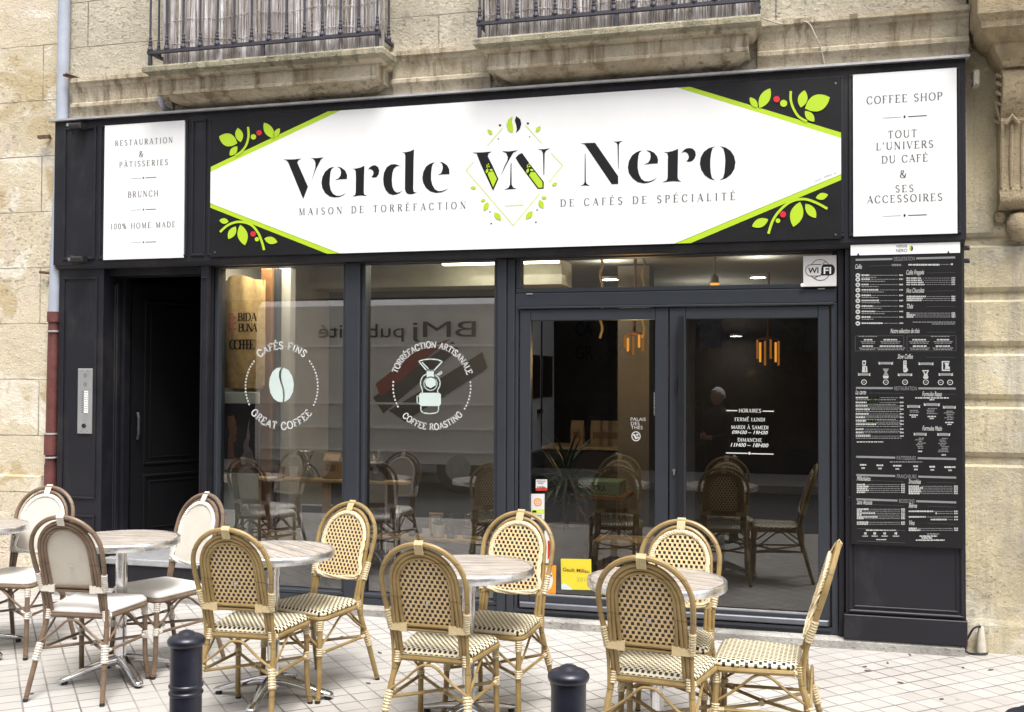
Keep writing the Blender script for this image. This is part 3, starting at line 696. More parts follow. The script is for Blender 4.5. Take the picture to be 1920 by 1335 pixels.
# capitals as strokes: k = thick, t = hairline, b = bowl whose weight follows its direction; then serif spots
GL = {
 'A': (.74, [('t', [(.06, 0), (.37, 1)]), ('k', [(.37, 1), (.67, 0)]), ('t', [(.17, .34), (.55, .34)])], [(.06, 0), (.67, 0)]),
 'B': (.66, [('k', [(.13, 0), (.13, 1)]), ('b', [(.13, .98)] + arc(.34, .76, .21, .22, 90, -90) + [(.13, .54)]), ('b', [(.13, .54)] + arc(.36, .28, .24, .26, 90, -90) + [(.13, .02)])], [(.1, 0), (.1, 1)]),
 'C': (.74, [('b', arc(.40, .5, .35, .49, 48, 312, 22))], [(.64, .82), (.64, .16)]),
 'D': (.78, [('k', [(.13, 0), (.13, 1)]), ('b', [(.13, .98)] + arc(.33, .5, .37, .48, 90, -90, 18) + [(.13, .02)])], [(.1, 0), (.1, 1)]),
 'E': (.64, [('k', [(.13, 0), (.13, 1)]), ('t', [(.13, .975), (.55, .975)]), ('t', [(.13, .52), (.43, .52)]), ('t', [(.13, .025), (.57, .025)]), ('t', [(.55, .975), (.55, .80)]), ('t', [(.57, .025), (.57, .2)])], [(.08, 0), (.08, 1)]),
 'F': (.60, [('k', [(.13, 0), (.13, 1)]), ('t', [(.13, .975), (.54, .975)]), ('t', [(.13, .52), (.42, .52)]), ('t', [(.54, .975), (.54, .80)])], [(.13, 0), (.08, 1)]),
 'G': (.80, [('b', arc(.40, .5, .35, .49, 48, 300, 22)), ('k', [(.66, .06), (.66, .42)])], [(.64, .82), (.66, .42)]),
 'H': (.82, [('k', [(.14, 0), (.14, 1)]), ('k', [(.68, 0), (.68, 1)]), ('t', [(.14, .5), (.68, .5)])], [(.14, 0), (.14, 1), (.68, 0), (.68, 1)]),
 'I': (.32, [('k', [(.16, 0), (.16, 1)])], [(.16, 0), (.16, 1)]),
 'L': (.60, [('k', [(.13, 0), (.13, 1)]), ('t', [(.13, .025), (.55, .025)]), ('t', [(.55, .025), (.55, .22)])], [(.13, 1), (.08, 0)]),
 'M': (.96, [('t', [(.12, 0), (.14, 1)]), ('k', [(.16, 1), (.46, .04)]), ('t', [(.46, .04), (.78, 1)]), ('k', [(.80, 1), (.82, 0)])], [(.12, 0), (.82, 0), (.12, 1), (.82, 1)]),
 'N': (.84, [('t', [(.13, 0), (.13, 1)]), ('k', [(.13, 1), (.70, 0)]), ('t', [(.70, 0), (.70, 1)])], [(.13, 0), (.10, 1), (.70, 1)]),
 'O': (.82, [('b', arc(.41, .5, .35, .49, 0, 360, 28))], []),
 'P': (.62, [('k', [(.13, 0), (.13, 1)]), ('b', [(.13, .98)] + arc(.33, .73, .23, .25, 90, -90) + [(.13, .48)])], [(.13, 0), (.1, 1)]),
 'R': (.70, [('k', [(.13, 0), (.13, 1)]), ('b', [(.13, .98)] + arc(.33, .75, .22, .23, 90, -90) + [(.13, .52)]), ('k', [(.34, .52), (.62, .0)])], [(.13, 0), (.1, 1), (.64, 0)]),
 'S': (.58, [('b', arc(.28, .745, .20, .245, 40, 180, 8) + [(.085, .66), (.14, .58), (.29, .50), (.43, .42), (.495, .33)] + arc(.29, .26, .21, .25, 0, -140, 9))], [(.43, .90), (.12, .1)]),
 'T': (.68, [('k', [(.34, 0), (.34, 1)]), ('t', [(.06, .975), (.62, .975)]), ('t', [(.06, .975), (.06, .80)]), ('t', [(.62, .975), (.62, .80)])], [(.34, 0)]),
 'U': (.80, [('k', [(.14, 1), (.14, .34)]), ('b', arc(.40, .33, .26, .31, 180, 360, 14)), ('t', [(.66, .33), (.66, 1)])], [(.14, 1), (.66, 1)]),
 'V': (.74, [('k', [(.07, 1), (.37, 0)]), ('t', [(.37, 0), (.68, 1)])], [(.07, 1), (.68, 1)]),
 '0': (.60, [('b', arc(.30, .5, .24, .49, 0, 360, 24))], []), '1': (.34, [('k', [(.17, 0), (.17, 1)])], [(.17, 0), (.12, 1)]),
 "'": (.22, [('k', [(.12, 1), (.08, .75)])], []), '%': (.80, [('b', arc(.2, .76, .14, .22, 0, 360, 14)), ('b', arc(.6, .22, .14, .22, 0, 360, 14)), ('t', [(.16, 0), (.64, 1)])], []),
 '&': (.84, [('b', [(.74, .46), (.62, .2)] + arc(.34, .25, .26, .25, -30, -190, 12) + [(.10, .36), (.22, .52), (.42, .66)] + arc(.32, .80, .15, .18, -30, 180, 10) + [(.17, .7), (.24, .55), (.7, .0)])], [(.72, .48)]),
 ' ': (.42, [], []),
}
ACC = {'É': ('E', 'a'), 'È': ('E', 'g'), 'Â': ('A', 'c'), 'À': ('A', 'g')}
def stroke_word(mb, s, place, thick=.15, thin=.05, serif=.11, track=.0, serh=None):
    """place(u, v) turns letter units (v: 0 baseline .. 1 cap height) into a 3-D point. Returns the width."""
    u = 0; serh = serh or thin
    def ribbon(pts, ws):
        L, Rr = [], []
        n = len(pts)
        for i, (x, y) in enumerate(pts):
            x0, y0 = pts[max(i - 1, 0)]; x1, y1 = pts[min(i + 1, n - 1)]
            if i == 0 and n > 2 and abs(pts[0][0] - pts[-1][0]) + abs(pts[0][1] - pts[-1][1]) < 1e-6: x0, y0 = pts[-2]
            if i == n - 1 and n > 2 and abs(pts[0][0] - pts[-1][0]) + abs(pts[0][1] - pts[-1][1]) < 1e-6: x1, y1 = pts[1]
            dx, dy = x1 - x0, y1 - y0; d = math.hypot(dx, dy) or 1; nx, ny = -dy / d, dx / d; h = ws[i] / 2
            L.append((x + nx * h, y + ny * h)); Rr.append((x - nx * h, y - ny * h))
        vs = [place(u + a, b) for a, b in L] + [place(u + a, b) for a, b in Rr]
        mb.add(vs, [(i, n + i, n + i + 1, i + 1)[::1] for i in range(n - 1)])
    def wgt(mode, pts):
        if mode == 'k': return [thick] * len(pts)
        if mode == 't': return [thin] * len(pts)
        out = []
        for i in range(len(pts)):
            x0, y0 = pts[max(i - 1, 0)]; x1, y1 = pts[min(i + 1, len(pts) - 1)]
            d = math.hypot(x1 - x0, y1 - y0) or 1; out.append(thin + (thick - thin) * (abs(y1 - y0) / d) ** 1.3)
        return out
    for ch in s:
        base, ac = ACC.get(ch, (ch, None))
        wd, st, se = GL[base]
        for mode, pts in st: ribbon(pts, wgt(mode, pts))
        for sx, sy in se:
            y = sy + (serh / 2 if sy < .5 else -serh / 2)
            ribbon([(sx - serif, y), (sx + serif, y)], [serh] * 2)
        if ac == 'a': ribbon([(wd * .42, 1.08), (wd * .62, 1.30)], [thin * 1.2, thick * .8])
        if ac == 'g': ribbon([(wd * .62, 1.08), (wd * .40, 1.30)], [thin * 1.2, thick * .8])
        if ac == 'c': ribbon([(wd * .28, 1.08), (wd * .5, 1.26), (wd * .72, 1.08)], [thin * 1.3] * 3)
        u += wd + track
    return u - track
def word_w(s, track): return sum(GL[ACC.get(c, (c,))[0]][0] for c in s) + track * (len(s) - 1)
def line_text(mb, s, xa, xb, z, h, Y, thick=.15, thin=.055, serif=.10):
    """word fitted between xa and xb by its letter spacing"""
    W = (xb - xa) / h; tr = (W - word_w(s, 0)) / max(1, len(s) - 1)
    stroke_word(mb, s, lambda u, v: (xa + u * h, Y, z + v * h), thick, thin, serif, tr)
def arc_text(mb, s, cx, cz, r, h, a_mid, Y, inside=False, track=.1, thick=.17, thin=.13, serif=.15, sx=1.0):
    W = word_w(s, track) * h * sx
    if not inside:     # reads clockwise over the top
        def pl(u, v):
            a = a_mid + (W / 2 - u * h * sx) / r; q = r + v * h; return (cx + q * math.cos(a), Y, cz + q * math.sin(a))
    else:              # reads along the bottom, letters upright
        def pl(u, v):
            a = a_mid + (u * h * sx - W / 2) / r; q = r + h - v * h; return (cx + q * math.cos(a), Y, cz + q * math.sin(a))
    stroke_word(mb, s, pl, thick, thin, serif, track, .12)

_fc = {}
def font_pts(s, bold=0.0, shear=0.0):
    k = (s, bold, shear)
    if k not in _fc:
        cu = bpy.data.curves.new('t', 'FONT'); cu.body = s; cu.size = 1; cu.shear = shear; cu.offset = bold; cu.resolution_u = 3
        o = bpy.data.objects.new('t', cu); COL.objects.link(o)
        dg = bpy.context.evaluated_depsgraph_get(); me = bpy.data.meshes.new_from_object(o.evaluated_get(dg))
        vs = [(v.co.x, v.co.y) for v in me.vertices]; fs = [tuple(p.vertices) for p in me.polygons]
        bpy.data.objects.remove(o); bpy.data.meshes.remove(me); bpy.data.curves.remove(cu)
        _fc[k] = (vs, fs)
    return _fc[k]
def ftext(mb, s, x0, x1, zb, h, Y, bold=0.0, shear=0.0, mirror=False, slope=0.0):
    """sans text fitted between x0 and x1, capital height h, baseline zb"""
    vs, fs = font_pts(s, bold, shear)
    if not vs: return
    ax, bx = min(v[0] for v in vs), max(v[0] for v in vs); ch = .73
    k = (x1 - x0) / (bx - ax)
    mb.add([(x0 + (v[0] - ax) * k, Y, zb + v[1] / ch * h + slope * (v[0] - ax) * k) for v in vs], fs)

# ------------------------------------------------------------------ printed sign boards
YS = 6.486                                   # face of the sign sheets
def board(name, label, px, cat='sign', mat=WHITE, Y=YS, t=.012, group=None):
    xs = [fx(x, y, Y) for x, y in px]; zs = [fz(x, y, Y) for x, y in px]
    x0, x1, z0, z1 = (xs[0] + xs[3]) / 2, (xs[1] + xs[2]) / 2, (zs[2] + zs[3]) / 2, (zs[0] + zs[1]) / 2
    th = thing(name, label, cat, ((x0 + x1) / 2, Y + t / 2, (z0 + z1) / 2), group=group)
    m = MB(); m.bevbox(x0, x1, Y, Y + t, z0, z1, .0015); m.build('panel', mat, th)
    return th, x0, x1, z0, z1
def Q(ox, oy, s, pts, Y=YS): return [(lambda p: (p.x, p.z))(at(ox + x / s, oy + y / s, Y)) for x, y in pts]
Y1, Y2, Y3 = YS - .0015, YS - .003, YS - .0045

sign, sx0, sx1, sz0, sz1 = board('cafe_sign', 'long cafe name sign, white lozenge with lime borders on black corners', [(395, 221), (1577, 147), (1577, 449), (395, 481)], mat=BLACK2)
def clampz(p): return [(min(max(x, sx0), sx1), min(max(z, sz0), sz1)) for x, z in p]
m = MB(); m.poly(clampz(Q(0, 0, 1, [(394, 313), (615, 206), (1293.6, 158), (1578, 248.5), (1578, 337.5), (1295, 457), (613.6, 478), (394, 389.5)])), Y1); m.build('lime_border', LIME, sign)
m = MB(); m.poly(clampz(Q(0, 0, 1, [(394, 322.3), (639, 204), (1270, 160), (1578, 259), (1578, 326.5), (1265, 458), (638, 477), (394, 381)])), Y2); m.build('white_field', WHITE, sign)

m = MB(); mN = MB()
R1 = (520, 260, 9.533); R2 = (690, 260, 9.533); R3 = (1080, 240, 10.27); R4 = (1220, 240, 9.533)
for R_, pts in (
 (R1, [(105, 374), (300, 372), (440, 357), (385, 385), (362, 425), (375, 460), (553, 860), (468, 1080), (205, 440), (180, 400), (150, 382)]),
 (R1, [(585, 349), (700, 350), (835, 337), (785, 375), (740, 460), (690, 560), (612, 765), (650, 640), (685, 520), (688, 440), (670, 390), (640, 360)]),
 (R1, [(1025, 508), (975, 545), (955, 600), (945, 700), (940, 820), (960, 920), (1000, 985), (1060, 1022), (1130, 1020), (1190, 998), (1245, 962), (1190, 1010), (1120, 1042), (1030, 1053), (940, 1035), (860, 975), (810, 885), (793, 790), (808, 690), (860, 590), (930, 530), (980, 512)]),
 (R1, [(1070, 500), (1150, 520), (1220, 575), (1252, 650), (1248, 722), (1130, 727), (1035, 743), (1100, 710), (1135, 660), (1143, 600), (1130, 540)]),
 (R1, [(1335, 540), (1400, 537), (1490, 518), (1562, 485), (1555, 650), (1550, 960), (1560, 1000), (1610, 1026), (1500, 1017), (1345, 1036), (1395, 1005), (1405, 960), (1410, 700), (1405, 580), (1385, 550)]),
 (R2, [(0, 560), (40, 510), (90, 480), (140, 478), (185, 510), (207, 570), (195, 640), (155, 690), (110, 700), (65, 690), (95, 650), (105, 610), (90, 570), (50, 545), (20, 548)]),
 (R2, [(618, 522), (560, 490), (510, 500), (465, 540), (440, 620), (430, 740), (440, 860), (475, 935), (520, 965), (570, 955), (625, 927), (570, 975), (510, 1000), (450, 1010), (380, 985), (320, 920), (285, 830), (275, 720), (290, 610), (340, 510), (410, 465), (480, 455), (550, 475)]),
 (R2, [(605, 245), (680, 243), (760, 225), (828, 195), (820, 400), (812, 900), (822, 950), (850, 965), (900, 937), (850, 976), (780, 996), (720, 992), (680, 960), (663, 900), (668, 500), (670, 300), (655, 260)]),
 (R2, [(1200, 424), (1160, 460), (1145, 510), (1132, 620), (1132, 740), (1155, 830), (1200, 905), (1260, 940), (1330, 935), (1390, 915), (1445, 882), (1390, 930), (1310, 962), (1215, 973), (1120, 945), (1040, 880), (990, 790), (975, 700), (990, 600), (1040, 500), (1110, 450), (1160, 430)]),
 (R2, [(1275, 412), (1350, 430), (1420, 480), (1455, 550), (1460, 638), (1340, 640), (1245, 654), (1310, 620), (1335, 560), (1342, 500), (1325, 445)]),
 (R3, [(70, 302), (200, 292), (370, 287), (815, 930), (815, 1080), (690, 1085), (190, 345), (165, 317), (130, 306)]),
 (R3, [(173, 495), (184, 495), (188, 700), (191, 1030), (205, 1075), (270, 1113), (170, 1108), (80, 1121), (150, 1085), (168, 1040), (170, 700)]),
 (R3, [(695, 262), (800, 264), (910, 247), (850, 280), (827, 320), (825, 560), (821, 790), (812, 790), (806, 560), (802, 330), (785, 290), (745, 270)]),
 (R3, [(1275, 436), (1225, 475), (1205, 540), (1192, 650), (1190, 780), (1215, 890), (1260, 980), (1320, 1025), (1400, 1030), (1480, 1005), (1565, 957), (1490, 1020), (1400, 1055), (1300, 1069), (1190, 1045), (1090, 970), (1020, 870), (1000, 760), (1020, 640), (1080, 530), (1160, 470), (1220, 445)]),
 (R3, [(1350, 432), (1430, 440), (1510, 480), (1565, 550), (1583, 620), (1575, 686), (1430, 692), (1305, 707), (1390, 670), (1425, 620), (1440, 550), (1430, 480)]),
 (R4, [(230, 430), (310, 432), (400, 412), (492, 375), (488, 600), (483, 880), (495, 925), (550, 961), (400, 952), (205, 973), (285, 940), (305, 890), (308, 600), (310, 500), (295, 450)]),
 (R4, [(540, 470), (580, 410), (630, 370), (700, 358), (760, 375), (800, 425), (808, 490), (785, 550), (740, 595), (690, 607), (635, 600), (670, 565), (685, 520), (670, 470), (640, 440), (600, 430), (565, 445)]),
 (R4, [(1165, 329), (1110, 360), (1085, 440), (1068, 560), (1066, 680), (1075, 800), (1095, 890), (1155, 941), (1060, 910), (970, 850), (905, 750), (880, 640), (895, 530), (950, 430), (1040, 360)]),
 (R4, [(1240, 325), (1340, 350), (1430, 410), (1490, 500), (1517, 610), (1500, 730), (1440, 830), (1350, 900), (1230, 939), (1295, 890), (1320, 800), (1330, 680), (1335, 580), (1325, 460), (1300, 370)]),
): (m if R_ in (R1, R2) else mN).poly(Q(*R_, pts), Y3)
m.build('first_word', INK, sign); mN.build('second_word', INK, sign)
m = MB()
a, b = at(561, 402, YS), at(874, 391, YS); line_text(m, 'MAISON DE TORRÉFACTION', a.x, b.x, (a.z + b.z) / 2 - .004, .047, Y3)
a, b = at(1051, 387.5, YS), at(1379, 373, YS); line_text(m, 'DE CAFÉS DE SPÉCIALITÉ', a.x, b.x, (a.z + b.z) / 2 - .004, .047, Y3)
m.build('tagline', INK2, sign)
# emblem in the middle
R5 = (860, 200, 9.143); R6 = (860, 310, 9.143); D6 = 110 * 9.143
def r6(p): return [(x, y + D6) for x, y in p]
m = MB()
m.poly(Q(*R5, [(230, 790), (410, 785), (572, 772), (515, 805), (505, 860)] + r6([(580, 0), (685, 235), (594, 440), (390, 0)]) + [(310, 805), (265, 797)]), Y3)
m.poly(Q(*R5, [(745, 765), (860, 770), (1022, 747), (940, 790), (880, 890)] + r6([(815, 0), (718, 198), (795, 0)]) + [(840, 920), (845, 860), (815, 795)]), Y3)
m.build('emblem_letter', INK, sign); m = MB()
m.poly(Q(*R5, [(900, 970), (912, 970)] + r6([(908, 0), (912, 330), (937, 383), (1005, 403), (900, 411), (785, 417), (857, 386), (884, 330), (893, 0)])), Y3)
m.poly(Q(*R5, [(1090, 795)] + r6([(1240, 0), (1462, 285), (1462, 400), (1358, 406), (1055, 0)]) + [(978, 880), (1030, 822)]), Y3)
m.poly(Q(*R5, [(1355, 730), (1460, 732), (1572, 714), (1500, 757), (1477, 800)] + r6([(1470, 170), (1458, 170)]) + [(1448, 800), (1425, 752)]), Y3)
m.build('emblem_letter', INK, sign); m = MB()
m.poly(Q(*R5, [(990, 165), (1060, 220), (1078, 300), (1050, 390), (985, 455), (1000, 390), (990, 320), (965, 240)]), Y3)
m.build('dark_bean_half', INK, sign); m = MB()
def dotp(R_, x, y, r, n=12): return Q(*R_, [(x + r * math.cos(6.283 * i / n), y + r * math.sin(6.283 * i / n)) for i in range(n)])
for R_, x, y, r in ((R5, 712, 322, 20), (R5, 1190, 290, 20), (R5, 682, 555, 11), (R5, 1220, 520, 11), (R6, 540, 800, 13), (R6, 560, 1000, 15), (R6, 1347, 768, 14), (R6, 1327, 976, 14)): m.poly(dotp(R_, x, y, r), Y3)
m.build('emblem_dots', INK, sign)
def leafp(R_, a, b, wd=.30):
    (x0, y0), (x1, y1) = a, b; dx, dy = x1 - x0, y1 - y0; out = []
    for s in (1, -1):
        for i in range(8):
            t = i / 8 if s == 1 else 1 - i / 8
            k = wd * math.sin(math.pi * t) ** .8 * s
            out.append((x0 + dx * t - dy * k, y0 + dy * t + dx * k))
    return Q(*R_, out)
def ribbonp(m, R_, pts, wd, Y):
    pts = [tuple(p)[:2] for p in spline([(x, y, 0) for x, y in pts], 5)] if len(pts) > 2 else pts
    L, Rr = [], []
    for i, (x, y) in enumerate(pts):
        x0, y0 = pts[max(i - 1, 0)]; x1, y1 = pts[min(i + 1, len(pts) - 1)]
        d = math.hypot(x1 - x0, y1 - y0) or 1; nx, ny = -(y1 - y0) / d * wd / 2, (x1 - x0) / d * wd / 2
        L.append((x + nx, y + ny)); Rr.append((x - nx, y - ny))
    m.poly(Q(*R_, L + Rr[::-1]), Y)
Y4 = YS - .006
m = MB()
m.poly(Q(*R6, [(500, 150), (528, 112), (600, 108), (660, 235), (594, 378)]), Y4); m.poly(Q(*R6, [(1210, 172), (1240, 118), (1310, 118), (1440, 290), (1440, 382), (1372, 388)]), Y4)
for o_ in (0, 695):
    m.poly(leafp(R6, (478 + o_, 138), (505 + o_, 55), .25), Y4); m.poly(leafp(R6, (530 + o_, 75), (595 + o_, 92), .28), Y4)
    for x, y, r in ((492, 30, 13), (525, 22, 14), (490, 2, 12), (515, -18, 11)): m.poly(dotp(R6, x + o_, y, r, 8), Y4)
m.poly(Q(*R5, [(930, 165), (850, 230), (825, 320), (850, 410), (930, 450), (940, 400), (935, 330), (915, 260)]), Y4)
for R_, a, b in ((R5, (500, 395), (582, 480)), (R5, (1405, 340), (1325, 435)), (R6, (205, 378), (305, 390)), (R6, (380, 610), (470, 592)), (R6, (510, 628), (440, 778)), (R6, (615, 808), (730, 940)), (R6, (1600, 345), (1695, 305)), (R6, (1420, 552), (1515, 555)), (R6, (1382, 590), (1455, 740)), (R6, (1272, 788), (1155, 920))):
    m.poly(leafp(R_, a, b, .26), Y4)
m.build('emblem_leaves', LIME, sign)
m = MB()
for R_, a, b in ((R6, (130, 85), (940, 1030)), (R6, (940, 1030), (1388, 488)), (R6, (1550, 292), (1785, 0)), (R5, (1785, 1005), (1588, 800)), (R5, (130, 1092), (265, 940)), (R5, (490, 672), (758, 365)), (R5, (1150, 320), (1420, 625)), (R6, (795, 695), (1110, 678))):
    ribbonp(m, R_, [a, b], 17, Y3)
m.build('emblem_outline', LIME2, sign)
# leaf sprays in the black corners
TLr, BLr, TRr, BRr = (390, 200, 7.111), (390, 360, 7.111), (1260, 130, 5.647), (1260, 310, 5.647)
m = MB(); m2 = MB()
for R_, a, b, wd in ((TLr, (150, 400), (395, 490), .33), (TLr, (400, 285), (440, 475), .27), (TLr, (395, 530), (295, 655), .27), (TLr, (750, 215), (880, 425), .24), (TLr, (962, 290), (878, 412), .24),
                     (BLr, (155, 380), (280, 395), .30), (BLr, (375, 460), (275, 628), .25), (BLr, (435, 438), (497, 712), .24), (BLr, (755, 622), (930, 670), .27),
                     (TRr, (1040, 203), (925, 412), .23), (TRr, (825, 298), (905, 408), .25), (TRr, (1405, 223), (1362, 407), .27), (TRr, (1672, 298), (1408, 417), .30), (TRr, (1408, 443), (1507, 555), .27),
                     (BRr, (1652, 312), (1522, 347), .27), (BRr, (1413, 408), (1525, 558), .25), (BRr, (1356, 388), (1284, 652), .25), (BRr, (1020, 573), (846, 648), .25)):
    m.poly(leafp(R_, a, b, wd), Y3)
ribbonp(m, TLr, [(538, 272), (545, 390), (515, 510), (450, 600), (370, 655)], 30, Y3); ribbonp(m, BLr, [(165, 535), (260, 450), (380, 402), (500, 408), (600, 455), (680, 560), (730, 690), (752, 775)], 32, Y3)
ribbonp(m, TRr, [(1258, 232), (1258, 330), (1290, 425), (1345, 505), (1430, 555)], 26, Y3); ribbonp(m, BRr, [(1645, 460), (1510, 390), (1390, 358), (1260, 385), (1150, 470), (1070, 580), (1020, 725)], 27, Y3)
for R_, x, y, r in ((TLr, 610, 405, 37), (BLr, 656, 630, 29), (TRr, 1182, 362, 38), (BRr, 1122, 587, 25)): m.poly(dotp(R_, x, y, r), Y3)
sp_ = m.build('leaf_sprays', LIME, sign)
for R_, x, y, r in ((TLr, 685, 350, 37), (BLr, 605, 560, 37), (TRr, 1108, 318, 35), (BRr, 1175, 520, 34)): m2 = MB(); m2.poly(dotp(R_, x, y, r), Y3); m2.build('berry', RED, sp_)
m = MB()
for k in range(16):
    p = at(1527 + k * 2.6, 341 - k * 1.05, YS)
    if k not in (5, 6, 13): m.box(p.x, p.x + .006, Y3, Y3 + .0005, p.z, p.z + random.uniform(.006, .012))
m.build('maker_mark', plain('faint_print', (.45, .45, .47), .5), sign)
m = MB()
for px_ in ((403, 473), (1567, 440), (1567, 156)):
    p = at(*px_, YS); m.lathe([(.005, -.003), (.005, 0)], 8, (p.x, YS, p.z), 'y')
m.build('screw', STEEL, sign)

def divider(m, cx_, cz_, W, Y, half='r'):
    m.box(cx_ + W * .08, cx_ + W * .5, Y, Y + .0005, cz_ - .0022, cz_ + .0022); m.box(cx_ - W * .5, cx_ - W * .08, Y, Y + .0005, cz_ - .0008, cz_ + .0008)
    m.poly([(cx_ + .006 * math.cos(a * .785), cz_ + .009 * math.sin(a * .785)) for a in range(8)], Y)
ls, x0, x1, z0, z1 = board('menu_sign', 'narrow white side sign reading RESTAURATION and BRUNCH on the left of the fascia', [(196, 235), (346, 226), (344, 483.5), (193.5, 487)], group='white side signs of the fascia')
par_, ink_ = ls, INK2
def sl_(s, xa, xb, y, h, dy=0):
    a, b = at(xa, y, YS), at(xb, y, YS); m = MB(); line_text(m, s, a.x, b.x, a.z - h / 2, h, Y1, .14, .062); m.build('lettering_line', ink_, par_)
sl_('RESTAURATION', 216, 324, 269, .040); sl_('&', 261, 272, 289, .042); sl_('PÂTISSERIES', 224, 315, 309, .040); sl_('BRUNCH', 240, 297, 365, .043); sl_('100% HOME MADE', 208, 329, 425, .040)
for y in (333.5, 393, 454): p = at(269, y, YS); m = MB(); divider(m, p.x, p.z, .21, Y1); m.build('divider', INK2, ls)
rs_, x0, x1, z0, z1 = board('menu_sign', 'tall white side sign reading COFFEE SHOP on the right of the fascia', [(1599.2, 140), (1793.3, 126.7), (1795.5, 437), (1600, 443.7)], group='white side signs of the fascia')
par_, ink_ = rs_, INK2
sl_('COFFEE SHOP', 1625, 1767, 188.5, .046); sl_('TOUT', 1665, 1719, 252.5, .044); sl_("L'UNIVERS", 1643, 1750, 275, .044); sl_('DU CAFÉ', 1653, 1740, 299.5, .044); sl_('&', 1687, 1703, 326.5, .046); sl_('SES', 1679, 1713, 354, .042); sl_('ACCESSOIRES', 1626, 1767, 374.5, .044)
for y in (219, 404): p = at(1696, y, YS); m = MB(); divider(m, p.x, p.z, .245, Y1); m.build('divider', INK, rs_)

# ------------------------------------------------------------------ menu board
YM = 6.515
mb_, x0, x1, z0, z1 = board('menu_board', 'tall black menu board with white price lists on the right pillar', [(1595, 458), (1803, 450.5), (1806.5, 1027), (1595, 1022)], cat='menu board', mat=BLACK2, Y=YM, t=.025)
MX0, MX1, MZ0, MZ1 = x0, x1, z0, z1
YA = YM - .0015
def mz(y, x=1700): return fz(x, y, YM)
def mx(x, y=750): return fx(x, y, YM)
m = MB(); hz0 = (fz(1596, 479.5, YM) + fz(1800, 473.5, YM)) / 2; m.box(MX0 + .002, fx(1800, 465, YM), YM - .003, YM - .0002, hz0, MZ1 + .004); hd = m.build('header_strip', WHITE, mb_)
m = MB(); ftext(m, 'VERDE', mx(1681), mx(1702), hz0 + .040, .017, YM - .004); ftext(m, 'NERO', mx(1681), mx(1702), hz0 + .012, .020, YM - .004)
p = at(1708.5, 466, YM); m.poly([(p.x + .010 * math.cos(t_ * .52), p.z + .016 * math.sin(t_ * .52)) for t_ in range(-3, 4)], YM - .004)
for sx_ in (1609, 1778): q = at(sx_, 476, YM); m.poly([(q.x - .007, hz0), (q.x + .007, hz0), (q.x, hz0 + .015)], YM - .004)
m.build('header_print', INK, hd)
m = MB(); m.poly([(p.x - .001 + .010 * math.cos(t_ * .52), p.z + .016 * math.sin(t_ * .52)) for t_ in range(3, 10)], YM - .004); m.build('header_bean', LIME, hd)
mw, mg, md, mo = MB(), MB(), MB(), MB()
def title(s, xa, xb, yb, hpx=9, bold=.012):
    ftext(mw, s, mx(xa), mx(xb), mz(yb), hpx / 312, YA, bold, .35)
def head(s, xa, xb, y, l0=1605, l1=1792):
    z_ = mz(y, 1698); ftext(mg, s, mx(xa), mx(xb), z_ - .012, .024, YA)
    for a, b in ((l0, xa - 3), (xb + 3, l1)): mg.box(mx(a), mx(b), YA, YA + .0005, z_ - .006, z_ + .006)
def words(mbx, xa, xb, y, h=4.0, lo=2, hi=6, gap=.9):
    """a line of print too small to read in the photograph"""
    x = xa
    while x < xb - .8:
        w_ = min(random.uniform(lo, hi), xb - x); hh = h * random.uniform(.66, .84); zz = mz(y, x)
        mbx.box(mx(x), mx(x + w_ * .92), YA, YA + .0005, zz - hh / 624, zz + hh / 624); x += w_ + gap * random.uniform(.5, 1.2)
def rule(mbx, xa, xb, y, h=.5): mbx.box(mx(xa), mx(xb), YA, YA + .0005, mz(y, xa) - h / 624, mz(y, xa) + h / 624)
def item(xa, xm, xb, y, desc=None, pr=True):
    words(mw, xa, xm, y, 3.6, 2, 5, .5); words(mg, xm + 1.5, xb - 9, y + .2, 1.3, 3, 9, .4)
    if pr: words(mw, xb - 7, xb, y, 3.4, 1.6, 2.6, .7)
    if desc: words(mg, xa, desc, y + 4.0, 2.0, 2, 6, .8)
head('DÉGUSTATION', 1677, 1716, 485)
title('Cafés', 1604, 1617, 502); words(mg, 1673, 1691, 497, 5, 2, 4, .4); words(mw, 1704, 1763, 496.5, 4.2, 3, 8, .6); words(mg, 1765, 1782, 496, 1.4); words(mw, 1784, 1789, 495.5, 4)
yy = [516, 523.5, 533.5, 543.5, 553.8, 563.5, 574, 584, 594.5, 606]; en = [1631, 1632, 1630, 1648, 1634, 1649, 1638, 1642, 1633, 1656]; ds = [1644, 1660, 1648, 1658, 1648, 1651, 1654, 1659, 1640, None]
for i, y in enumerate(yy):
    item(1616, en[i], 1694, y, ds[i]); c_ = at(1608.5, y + .5, YM)
    mw.poly([(c_.x + .0135 * math.cos(k * .5236), c_.z + .0135 * math.sin(k * .5236)) for k in range(12)], YA); mo.box(c_.x - .005, c_.x + .004, YA - .0006, YA - .0002, c_.z - .004, c_.z + .003)
title('Cafés Frappés', 1700, 1734, 515); title('Nos Chocolats', 1700, 1734, 549); title('Thés', 1701, 1713, 578.5)
for i in range(4): words(mw, 1700.5, 1708, 521.5 + i * 4, 3, 2, 5, .4); words(mw, 1709, 1721, 521.5 + i * 4, 3, 3, 6, .4); words(mw, 1722, 1728 + i * 2.4, 521.5 + i * 4, 3, 2, 5, .4); words(mg, 1731 + i * 2.4, 1784, 521.5 + i * 4, 1.2); words(mw, 1785, 1792, 521 + i * 4, 3, 1.6, 2.4, .7)
for i in range(3): item(1700.5, (1737, 1731, 1729)[i], 1792, 556 + i * 3.6)
for i in range(3): item(1700.5, (1706, 1717, 1714)[i], 1792, 587 + i * 3.6)
words(mg, 1712, 1792, 604, 2.2); words(mg, 1748, 1792, 607.5, 2.2)
